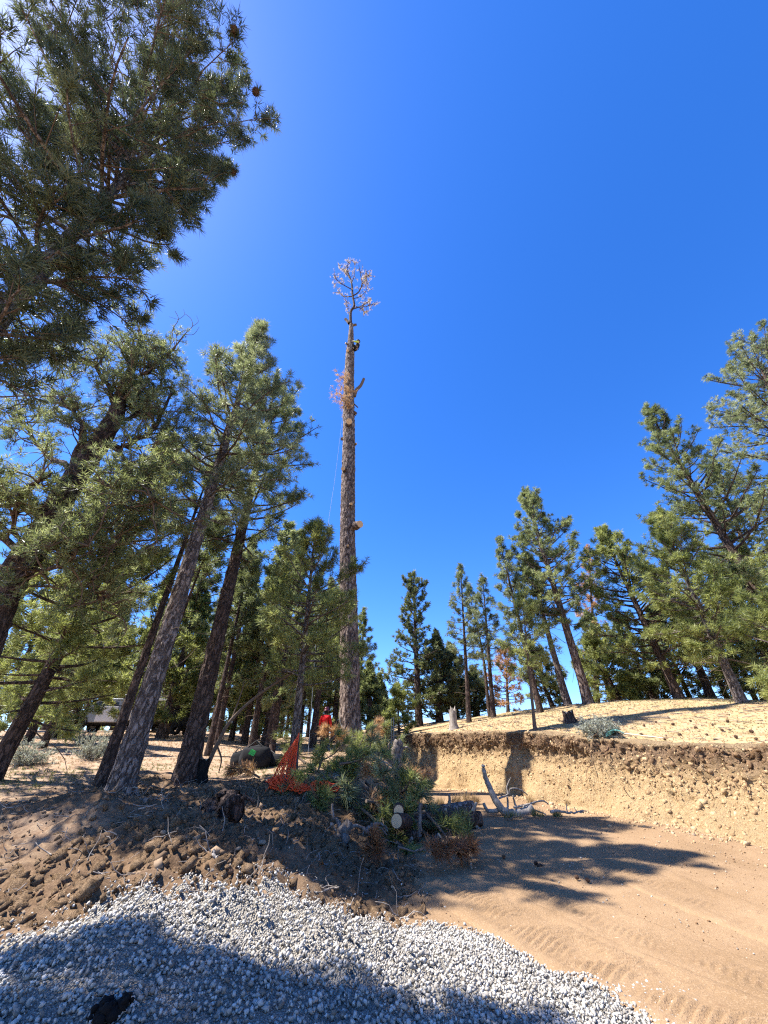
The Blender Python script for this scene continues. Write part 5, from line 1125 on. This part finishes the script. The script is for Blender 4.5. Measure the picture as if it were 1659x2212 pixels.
# ------------------------------------------------------------------ service truck, box, bags, posts
M['tyre'] = mat('tyre_rubber', (.016, .016, .016), .9, .2); M['glass'] = mat('dark_window_glass', (.03, .04, .05), .08, .6); M['wood_board'] = mat('brown_wood_boards', (.22, .09, .05), .8, .2); M['silver'] = mat('shade_dimmed_silver_paint', (.20, .205, .21), .4, .5, .3); M['lamp_red'] = mat('red_tail_lamp', (.4, .02, .02), .3, .5); M['lamp_clear'] = mat('clear_head_lamp', (.7, .7, .66), .15, .6)  # silver darkened so its colour carries the shade on the parked truck
def truck():
    b = P(248, 1602, 29.5); b[2] = gzs(b[0], b[1] - 1) + .02
    root = thing('service_truck', 'white service truck with ladder rack parked behind the pines', 'truck', b, math.radians(4))
    def part(nm, m, fn, par=root):
        mb = MB(); fn(mb); return link(nm, mb.mesh(nm, m), par)
    # front to the left (-X), length 6.4
    prof = [(-3.2, .55), (-3.22, .95), (-3.05, 1.12), (-2.0, 1.22), (-1.45, 1.85), (-1.2, 1.95), (.1, 1.95), (.25, 1.80), (.25, .5), (-3.1, .5)]
    def cab(mb):
        n = len(prof)
        for (y0, s0), (y1, s1) in (((-.98, .94), (-.9, 1.)), ((-.9, 1.), (.9, 1.)), ((.9, 1.), (.98, .94))):
            A = np.array([[x * s0 + (1 - s0) * -1.4, y0, 1.1 + (z - 1.1) * s0] for x, z in prof]); B = np.array([[x * s1 + (1 - s1) * -1.4, y1, 1.1 + (z - 1.1) * s1] for x, z in prof])
            mb.add(np.vstack([A, B]), np.array([[i, (i + 1) % n, n + (i + 1) % n, n + i] for i in range(n)]), 0)
        for y0 in (-.98, .98):
            A = np.array([[x * .94 - .084, y0, 1.1 + (z - 1.1) * .94] for x, z in prof]); mb.add(np.vstack([A, A.mean(0)[None]]), np.array([[i, (i + 1) % n, n] for i in range(n)]), 0)
    part('cab', M['silver'], cab)
    part('windscreen', M['glass'], lambda mb: mb.add(np.array([[-1.98, -.8, 1.26], [-1.98, .8, 1.26], [-1.47, .74, 1.84], [-1.47, -.74, 1.84]]) + np.array([-.03, 0, .03]), np.array([[0, 1, 2, 3]])))
    for s in (-1, 1):
        d = part('door', M['white'], lambda mb: mb.box((-.62, s * .995, 1.0), (1.25, .03, .9)))
        part('handle', M['black'], lambda mb: mb.box((-.2, s * 1.03, 1.18), (.18, .03, .04)), d)
        part('side_window', M['glass'], lambda mb: mb.add(np.array([[-1.6, s * 1.0, 1.45], [-.05, s * 1.0, 1.45], [-.05, s * .97, 1.84], [-1.28, s * .97, 1.84]]), np.array([[0, 1, 2, 3]])))
        part('headlight', M['lamp_clear'], lambda mb: mb.box((-3.2, s * .7, .88), (.08, .34, .18)))
        part('tail_light', M['lamp_red'], lambda mb: mb.box((3.22, s * .85, .92), (.05, .14, .22)))
    part('bonnet', M['silver'], lambda mb: mb.box((-2.55, 0, 1.14), (1.0, 1.7, .06), frame((.1, 0, 1))))
    part('bed', M['white'], lambda mb: (mb.box((1.75, -.97, .95), (2.9, .06, .55)), mb.box((1.75, .97, .95), (2.9, .06, .55)), mb.box((1.75, 0, .70), (2.9, 1.9, .08)), mb.box((3.18, 0, .95), (.06, 1.9, .55))))
    part('chassis', M['black'], lambda mb: (mb.box((0, -.4, .5), (5.8, .14, .18)), mb.box((0, .4, .5), (5.8, .14, .18)), mb.box((-3.2, 0, .5), (.16, 1.9, .22)), mb.box((3.25, 0, .5), (.12, 1.9, .18))))
    rk = part('ladder_rack', M['white'], lambda mb: [mb.box((x, y, 1.5), (.09, .09, 1.25)) for x in (.45, 3.1) for y in (-.95, .95)])
    part('rack_rail', M['white'], lambda mb: [mb.box((1.7, y, 2.14), (3.1, .09, .09)) for y in (-.95, .95)], rk)
    part('rack_rail', M['white'], lambda mb: [mb.box((x, 0, 2.20), (.09, 1.9, .07)) for x in (.4, 1.7, 3.0)], rk)
    part('rack_rail', M['white'], lambda mb: mb.tube(np.array([[2.4, -.95, 2.2], [2.75, -.95, 2.42], [3.1, -.95, 2.2]]), .04, 6), rk)
    for k in range(3): part('board', M['wood_board'], lambda mb: mb.box((1.75, -.86, 1.06 + k * .17), (2.6, .04, .15)))
    for x in (-2.2, 2.1):
        for s in (-1, 1):
            w = part('wheel', M['tyre'], lambda mb: mb.lathe([(.2, -.12), (.38, -.13), (.42, -.09), (.42, .09), (.38, .13), (.2, .12)], 24, (x, s * .9, .42), frame((0, 1, 0))))
            part('rim', M['silver'], lambda mb: mb.lathe([(.004, -.11), (.08, -.115), (.1, -.07), (.2, -.09), (.22, -.125), (.22, .125), (.2, .09), (.1, .07), (.08, .115), (.004, .11)], 20, (x, s * .9, .42), frame((0, 1, 0))), w)
            part('wheel_arch', M['black'], lambda mb: mb.tube(np.array([[x + .52 * math.cos(a), s * 1.0, .42 + .52 * math.sin(a)] for a in np.linspace(0, math.pi, 10)]), .05, 6))
truck()
def box_trailer():
    b = P(386, 1602, 27.0); b[2] = gzs(b[0], b[1])
    root = thing('equipment_trailer', 'black boxy trailer standing between the truck and dark trunked pine', 'trailer', b)
    for nm, m, c, d in (('body', 'black', (0, 0, .85), (1.0, 1.4, 1.1)), ('drawbar', 'black', (-1.1, 0, .33), (1.3, .12, .1)), ('lamp_board', 'white', (.1, -.72, .38), (.2, .04, .22)), ('lid', 'black', (0, 0, 1.43), (1.08, 1.48, .06))):
        mb = MB(); mb.box(c, d, bev=.06); link(nm, mb.mesh(nm, M[m]), root)
    for s in (-1, 1):
        mb = MB(); mb.lathe([(.12, -.09), (.27, -.10), (.30, -.06), (.30, .06), (.27, .10), (.12, .09)], 20, (0, s * .8, .30), frame((0, 1, 0))); link('wheel', mb.mesh('wheel', M['tyre']), root)
box_trailer()
def bag(label, u, v, Y, size, seed, green=False):
    rng = np.random.default_rng(seed); b = P(u, v, Y); b[2] = gzs(b[0], b[1]); root = thing('gear_bag', label, 'gear bag', b, rng.uniform(-.4, .4), 'black gear bags beside the woods')
    mb = MB(); n = 18; k = 9; zz = np.linspace(0, 1, k); a = np.linspace(0, 2 * np.pi, n, endpoint=False)
    rad = np.interp(zz, [0, .12, .5, .85, .97, 1], [.8, 1, 1.02, .9, .55, .02])
    V = np.concatenate([np.c_[np.sign(np.cos(a)) * np.abs(np.cos(a)) ** .6 * size[0] * r * (1 + rng.normal(0, .05, n)), np.sign(np.sin(a)) * np.abs(np.sin(a)) ** .6 * size[1] * r * (1 + rng.normal(0, .05, n)), np.full(n, z * size[2]) + rng.normal(0, .012, n)] for z, r in zip(zz, rad)])
    mb.add(V, np.array([[j * n + i, j * n + (i + 1) % n, (j + 1) * n + (i + 1) % n, (j + 1) * n + i] for j in range(k - 1) for i in range(n)]), 0, True); link('body', mb.mesh('body', M['dark_cloth']), root)
    mb = MB(); mb.tube(np.array([[-size[0] * .5, -size[1] * .6, size[2] * .9], [0, -size[1] * .5, size[2] * 1.2], [size[0] * .5, -size[1] * .6, size[2] * .9]]), .02, 6); link('strap', mb.mesh('strap', M['black']), root)
    if green:
        mb = MB(); mb.add(np.array([[-.10, 0, 0], [.08, 0, -.06], [.13, .02, .07], [-.02, 0, .13], [-.10, -.03, 0], [.08, -.03, -.06], [.13, -.01, .07], [-.02, -.03, .13]]) + np.array([-.05, -size[1] * 1.08, size[2] * .6]), np.array([[4, 5, 6, 7], [0, 3, 2, 1], [0, 1, 5, 4], [1, 2, 6, 5], [2, 3, 7, 6], [3, 0, 4, 7]])); M['green_cloth'] = mat('bright_green_cloth', (.05, .45, .10), .7, .3); link('green_flap', mb.mesh('green_flap', M['green_cloth']), root)
bag('lumpy black gear bag with a small bright green flap', 552, 1640, 14.6, (.48, .35, .62), 1, True)
bag('upright black gear bag on the woods side of the green flapped one', 520, 1622, 15.2, (.25, .22, .48), 2)
bag('low black gear bag lying close beside the orange net', 590, 1632, 15.0, (.40, .3, .34), 3)
def post(label, u, v, Y, h):
    b = P(u, v, Y); b[2] = gzs(b[0], b[1]) if Y < 18 else b[2]; root = thing('metal_post', label, 'fence post', b); mb = MB(); mb.box((0, 0, h / 2 - .15), (.05, .012, h + .3)); mb.box((0, .02, h / 2 - .15), (.012, .04, h + .3)); link('stake', mb.mesh('stake', M['steel']), root)
    mb = MB(); [mb.box((0, -.012, z), (.03, .02, .02)) for z in np.linspace(.3, h - .1, 7)]; link('stud', mb.mesh('stud', M['steel']), root)
post('dark metal stake at the bank end, the taller of a pair', 851, 1625, 18.6, 1.28)
post('dark metal stake at the bank end, the shorter of a pair', 846, 1620, 19.2, 1.2)

# ------------------------------------------------------------------ rake on the plateau rim
M['rake_green'] = mat('green_rake_tines', (.14, .36, .30), .5, .4); M['handle'] = mat('pale_rake_handle', (.62, .52, .34), .7, .3)
def rake():
    h = G(1355, 1602); e = G(1440, 1617)
    def rz(p): s_, l_, _ = bank_sd(np.array([p[0]]), np.array([p[1]])); return max(gzs(p[0], p[1]), float(plateau_z(s_, l_)[0]) + .05)
    h[2] = rz(h); e[2] = rz(e)
    root = thing('leaf_rake', 'green leaf rake with pale handle lying on the bank rim', 'rake', h); up = np.array([0, 0, .09])
    mb = MB(); mb.tube(np.array([h + up - h, e + up * .6 - h]), .016, 8); link('handle', mb.mesh('handle', M['handle']), root)
    d = unit((h - e) * np.array([1, 1, 0])); s = np.array([-d[1], d[0], 0]); sl = (h[2] - e[2]) / np.linalg.norm((h - e)[:2])
    for k in np.linspace(-1, 1, 15):
        tip = d * .46 + s * k * .30; z1 = rz(h + tip) - h[2]; q = np.array([up * 1.0, d * .2 + s * k * .12 + up * 2.0 + np.array([0, 0, sl * .1]), np.array([*(tip * .93)[:2], z1 + .13]), np.array([*tip[:2], z1 + .02])]); mb = MB(); mb.tube(catmull(q, 4), .009, 5); link('tine', mb.mesh('tine', M['rake_green']), root)
    mb = MB(); mb.tube(np.array([d * .2 - s * .14 + up * 2, d * .21 + up * 2, d * .2 + s * .14 + up * 2]), .012, 6); link('brace', mb.mesh('brace', M['rake_green']), root)
rake()
# ------------------------------------------------------------------ sagebrush, grass clumps, cones, rocks
def sage(label, u, v, R, seed, nst=46, group=None, m='sage', name='sagebrush', Y=None):
    rng = np.random.default_rng(seed); b = G(u, v) if Y is None else P(u, v, Y); b[2] = gzs(b[0], b[1]); root = thing(name, label, 'shrub', b, 0, group); W, Rr, C, D = [], [], [], []
    for _ in range(nst):
        w = wander(rng, rng.normal(0, R * .12, 3) * np.array([1, 1, 0]), rng.normal(0, .75, 3) * np.array([1, 1, .2]) + np.array([0, 0, .75]), R * rng.uniform(.6, 1.15), 6, .25); w[:, 2] = np.abs(w[:, 2]); W.append(w); Rr.append(np.linspace(.014, .004, 6))
        for q in (2, 3, 4, 5): C.append(w[q]); D.append(unit(w[q] - w[q - 1])); C.append(w[q] + rng.normal(0, .05, 3)); D.append(unit(rng.normal(0, .6, 3) + np.array([0, 0, .7])))
    V, F = tubes(np.array(W), np.array(Rr), 4); link('stem', mk_mesh('stems', V, F, M['dead_wood']), root); NV, NF, ti = needles(rng, np.array(C), np.array(D), 12, .08, .011, (10, 70)); link('foliage', mk_mesh('foliage', NV, NF, M[m], attrs={'tint': ('FACE', ti)}), root)
sage('silvery sagebrush beside the rake on the bank rim', 1300, 1600, .75, 1, 70)
sage('small silvery sagebrush close behind the bank rim shrub', 1318, 1586, .4, 2, 40)
sage('pale dry shrub on the slope between the dark pine trunks', 190, 1655, .8, 3, 50, Y=15)
sage('pale dry shrub at the picture edge on the sunny slope', 40, 1680, .7, 4, 44, Y=13)
sage('low grey shrub between the truck and the grey barked pine', 170, 1625, .6, 5, 40, Y=19)
def clump(label, u, v, h, seed, m='straw', n=90, group='grass clumps below the bank'):
    rng = np.random.default_rng(seed); b = G(u, v); root = thing('grass_clump', label, 'grass', b, 0, group); NV, NF, ti = needles(rng, rng.normal(0, h * .25, (n // 6, 3)) * np.array([1, 1, 0]), np.tile([[0, 0, 1.]], (n // 6, 1)), 10, h, .006, (0, 42), back=0); link('blades', mk_mesh('blades', NV, NF, M[m], attrs={'tint': ('FACE', ti)}), root)
for k_, (u, v, h, m, lab) in enumerate(((985, 1738, .35, 'straw', 'dry yellow grass clump behind the short log'), (1010, 1735, .38, 'straw', 'tall dry grass clump left of the fallen limb'), (1030, 1738, .3, 'straw', 'dry grass clump touching the fallen limb'),
        (1108, 1772, .26, 'grass', 'yellow green grass tuft in front of the fallen limb'), (1158, 1768, .28, 'grass', 'bright grass tuft at the sawn end of the fallen limb'), (1208, 1768, .24, 'grass', 'lone green grass tuft right of the fallen limb'), (1148, 1738, .3, 'straw', 'straw clump at the foot of the bank shadow'),
        (1230, 1742, .22, 'straw', 'little straw clump below the bank right of its shadow'), (950, 1742, .3, 'straw', 'straw clump in the shade behind the thick log'))): clump(lab, u, v, h, k_, m)
# pine cones
def cone_mesh():
    mb = MB(); rng = np.random.default_rng(3); mb.lathe([(.004, 0), (.03, .01), (.045, .04), (.04, .08), (.02, .11), (.003, .125)], 10)
    for k in range(40):
        z = .008 + .11 * k / 40; r = np.interp(z, [0, .04, .08, .12], [.025, .047, .04, .012]); a = k * 2.4; d = np.array([math.cos(a), math.sin(a), 0]); s = np.array([-d[1], d[0], 0]); c_ = d * r + np.array([0, 0, z])
        mb.add(np.array([c_ - s * .014, c_ + s * .014, c_ + d * .018 + np.array([0, 0, .012]), c_ + np.array([0, 0, .012])]), np.array([[0, 1, 2], [1, 3, 2], [3, 0, 2]]))
    return mb.mesh('pine_cone', mat('pine_cone_brown', (.09, .05, .03), .8, .2))
CM = cone_mesh(); rng = np.random.default_rng(91)
CONES = [(1420, 1562), (1452, 1568), (1500, 1575), (1530, 1590), (1562, 1580), (1590, 1596), (1340, 1575), (1383, 1590), (1470, 1590), (1515, 1612), (1600, 1612), (1630, 1585), (1440, 1600), (1395, 1570), (1490, 1560), (1575, 1560), (1640, 1600), (1540, 1570), (1310, 1572), (1610, 1630)]
for u, v in CONES:
    p = G(u, v); o = link('pine_cone', CM, None, p + np.array([0, 0, .04]), (rng.uniform(1, 2), rng.uniform(0, 3), rng.uniform(0, 6)), rng.uniform(.6, .95)); tag(o, 'small dark pine cone lying on the sunny plateau grass', 'pine cone', 'pine cones on the plateau')
for u, v, lab in ((1252, 1903, 'pine cone lying in the sun beyond the small brown stick'), (1275, 1910, 'pine cone at the corner of the road shadow patch'), (500, 1895, 'reddish brown pine cone lying on the soil heap foot'), (1085, 1857, 'pine cone in the road shadow near the brown stick')):
    p = G(u, v); o = link('pine_cone', CM, None, p + np.array([0, 0, .035]), (1.4, .3, rng.uniform(0, 6)), .55); tag(o, lab, 'pine cone')
# cones hanging on the overhanging pine
def hung_cones():
    crown = [c_ for c_ in OVERHANG.children if c_.name.startswith('crown')][0]; co = np.empty(len(crown.data.vertices) * 3, np.float32); crown.data.vertices.foreach_get('co', co)
    co = co.reshape(-1, 3)[::3] + np.array(OVERHANG.location); q = co - EYE; ax = q[:, 1] * cp + q[:, 2] * sp; uu = 829.5 + 830 * q[:, 0] / ax; vv = 1106 - 830 * (q[:, 2] * cp - q[:, 1] * sp) / ax
    for u, v, lab in ((520, 60, 'highest of three big brown cones at the overhanging crown rim'), (560, 200, 'middle one of three big brown cones at the overhanging crown rim'), (520, 400, 'lowest of three big brown cones at the overhanging crown rim')):
        k = np.argsort(np.hypot(uu - u, vv - v))[:400]; k = k[np.linalg.norm(co[k] - co[k[0]], axis=1) < .3]; o = link('pine_cone', CM, None, co[k].mean(0) + np.array([0, 0, .03]), (math.pi, 0, 0), 1.6); tag(o, lab, 'pine cone')
hung_cones()
# rocks lying on the soil and the road, each one a stone of its own
M['rock'] = mat('pale_tan_rock', (.42, .34, .26), .9, .2); t = NT(M['rock']); f = t.noise(t.coord(), 14, 5, .7); t.col(t.ramp(f, [(.3, (.17, .12, .075)), (.7, (.34, .26, .18))])); t.bump(f, .6, .02)
def rock(label, u, v, r, seed):
    rng = np.random.default_rng(seed); p = G(u, v); V, F = IV.copy(), IF.copy()
    nv, nf = [tuple(x) for x in V], []
    cache = {}
    def mid(a, b_):
        key = (min(a, b_), max(a, b_))
        if key not in cache: nv.append(tuple(unit((np.array(nv[a]) + np.array(nv[b_])) / 2))); cache[key] = len(nv) - 1
        return cache[key]
    for a, b_, c_ in F: x, y, z = mid(a, b_), mid(b_, c_), mid(c_, a); nf += [[a, x, z], [b_, y, x], [c_, z, y], [x, y, z]]
    V = np.array(nv); r = r * .75; V = V * (1 + rng.uniform(-.2, .2, (len(V), 1))) * np.array([1, .75, .5]) * r
    tag(link('rock', mk_mesh('rock', V, np.array(nf), M['rock']), None, p + np.array([0, 0, r * .12]), (rng.uniform(-.3, .3), 0, rng.uniform(0, 6))), label, 'rock', 'rocks strewn on the soil and road')
for k_, (u, v, r, lab) in enumerate(((352, 1800, .07, 'flat pale rock on the sunny left flank of the soil heap'), (398, 1812, .06, 'pale rock in the middle of the soil heap'), (402, 1855, .055, 'squarish cream rock low on the soil heap'), (515, 1835, .06, 'pale rock beside the soil heap foot'), (565, 1822, .08, 'pinkish round rock near the trench end'),
        (50, 1975, .05, 'pale flat stone left of the gravel heap'), (470, 1838, .04, 'small round pale rock on the heap shoulder'), (430, 1790, .05, 'pale rock near the soil heap crest'), (1462, 1782, .05, 'pale stone at the foot of the bank hollow'), (1500, 1805, .07, 'tan rock fallen at the bank toe'), (1560, 1815, .08, 'largest tan rock fallen at the bank toe'),
        (1610, 1822, .06, 'tan rock at the picture edge below the bank'), (1395, 1775, .05, 'small tan rock below the bank left of the hollow'), (1480, 1925, .03, 'dark little stone alone on the sunny road'), (1040, 1803, .07, 'pale stone beside the big end of the thick log'))): rock(lab, u, v, r, k_)
# small cluster of near-black lumps on the gravel
p = G(245, 2190); hsum = float(gravel_h(np.array([p[0]]), np.array([p[1]]))[0])
rng = np.random.default_rng(8); d = ray(240, 2188); tt = np.linspace(1.2, 4, 800); q = EYE + d * tt[:, None]; zz = gz(q[:, 0], q[:, 1]) + np.maximum(gravel_h(q[:, 0], q[:, 1]), 0); p = q[np.nonzero(q[:, 2] < zz)[0][0]]
M['dark_lump'] = mat('black_lump_surface', (.012, .010, .009), .95, .1)
pos = np.c_[rng.normal(0, .032, 60), rng.normal(0, .042, 60), np.abs(rng.normal(0, .018, 60))] ; V, F = lumps(rng, pos, rng.uniform(.015, .04, 60))
tag(link('black_lump', mk_mesh('black_lump', V, F, M['dark_lump']), None, p), 'black lump lying low on the gravel', 'soil lump')
# small white ended log at the picture edge on the plateau
p = G(1652, 1642); log_obj('white_log', 'short log with whitish end at the picture edge on the plateau', p + np.array([-.05, -.12, .09]), p + np.array([.5, .1, .1]), .08, .08, 'charred', 21, .02)

# ------------------------------------------------------------------ ground cover
def blades(name, label, pts, h, m, seed, n=5, w=.006):
    rng = np.random.default_rng(seed); NV, NF, ti = needles(rng, pts, np.tile([[0, 0, 1.]], (len(pts), 1)), n, h, w, (5, 75), back=0)
    tag(link(name, mk_mesh(name, NV, NF, M[m], attrs={'tint': ('FACE', ti)})), label, 'grass', kind='stuff')
rng = np.random.default_rng(17)
x_ = rng.uniform(2, 24, 30000); y_ = rng.uniform(9, 30, 30000); s_, _, w_ = bank_sd(x_, y_); k = (s_ > w_ + .15) & (s_ < 14) & (x_ / y_ < 1.2); x_, y_ = x_[k][:9500], y_[k][:9500]
gr = vnoise(x_ * .45, y_ * .45, 33) > .56
blades('dry_grass', 'short dry straw grass and needle litter on the plateau', np.c_[x_, y_, gz(x_, y_)][~gr], .06, 'straw', 1, 5, .007)
blades('green_grass', 'patches of short green grass on the plateau', np.c_[x_, y_, gz(x_, y_)][gr], .06, 'grass', 2, 5, .007)
x_ = rng.uniform(-22, -1, 26000); y_ = rng.uniform(8.5, 30, 26000); k = (heap_w(x_, y_) < .25) & (np.abs(x_ / y_) < 1.15) & (rng.random(26000) < .55); x_, y_ = x_[k], y_[k]
gr = (vnoise(x_ * .35, y_ * .35, 35) > .45) & (y_ < 15)
blades('slope_straw', 'dry straw and needle litter on the wooded slope', np.c_[x_, y_, gz(x_, y_)][~gr], .07, 'straw', 3, 4, .008)
blades('slope_grass', 'short green grass in the shade of the slope pines', np.c_[x_, y_, gz(x_, y_)][gr], .09, 'grass', 4, 6, .007)
# twigs and needle shreds in the dug soil
W_, R_ = [], []
for _ in range(1000):
    x1 = rng.uniform(-6.5, .6); y1 = rng.uniform(5, 12.5)
    if heap_w(np.array([x1]), np.array([y1]))[0] < .3: continue
    w = wander(rng, (x1, y1, gzs(x1, y1) + .015), rng.normal(0, 1, 3) * np.array([1, 1, .35]), rng.uniform(.1, .4), 5, .3); w[:, 2] = np.maximum(w[:, 2], w[0, 2] - .02); W_.append(w); R_.append(np.linspace(1, .5, 5) * rng.uniform(.003, .008))
V, F = tubes(np.array(W_), np.array(R_), 4); tag(link('root_litter', mk_mesh('root_litter', V, F, M['dead_wood'])), 'fine broken roots and twigs strewn over the dug soil', 'roots', kind='stuff')

# twigs, bark flakes and needle litter on the plateau
W_, R_ = [], []
x_ = rng.uniform(3, 22, 1500); y_ = rng.uniform(10, 27, 1500); s_, _, w_ = bank_sd(x_, y_); k = (s_ > w_ + .6) & (s_ < 12) & (x_ / y_ < 1.15); x_, y_ = x_[k][:520], y_[k][:520]; z_ = gz(x_, y_)
for x1, y1, z1 in zip(x_, y_, z_):
    w = wander(rng, (x1, y1, z1 + .02), rng.normal(0, 1, 3) * np.array([1, 1, .1]), rng.gamma(2, .16) + .08, 5, .25); w[:, 2] = z1 + .02 + .2 * (w[:, 2] - z1); W_.append(w); R_.append(np.linspace(1, .5, 5) * rng.uniform(.006, .018))
V, F = tubes(np.array(W_), np.array(R_), 4); tag(link('twig_litter', mk_mesh('twig_litter', V, F, M['snag_wood'])), 'small dead twigs strewn over the sunny plateau grass', 'twigs', kind='stuff')
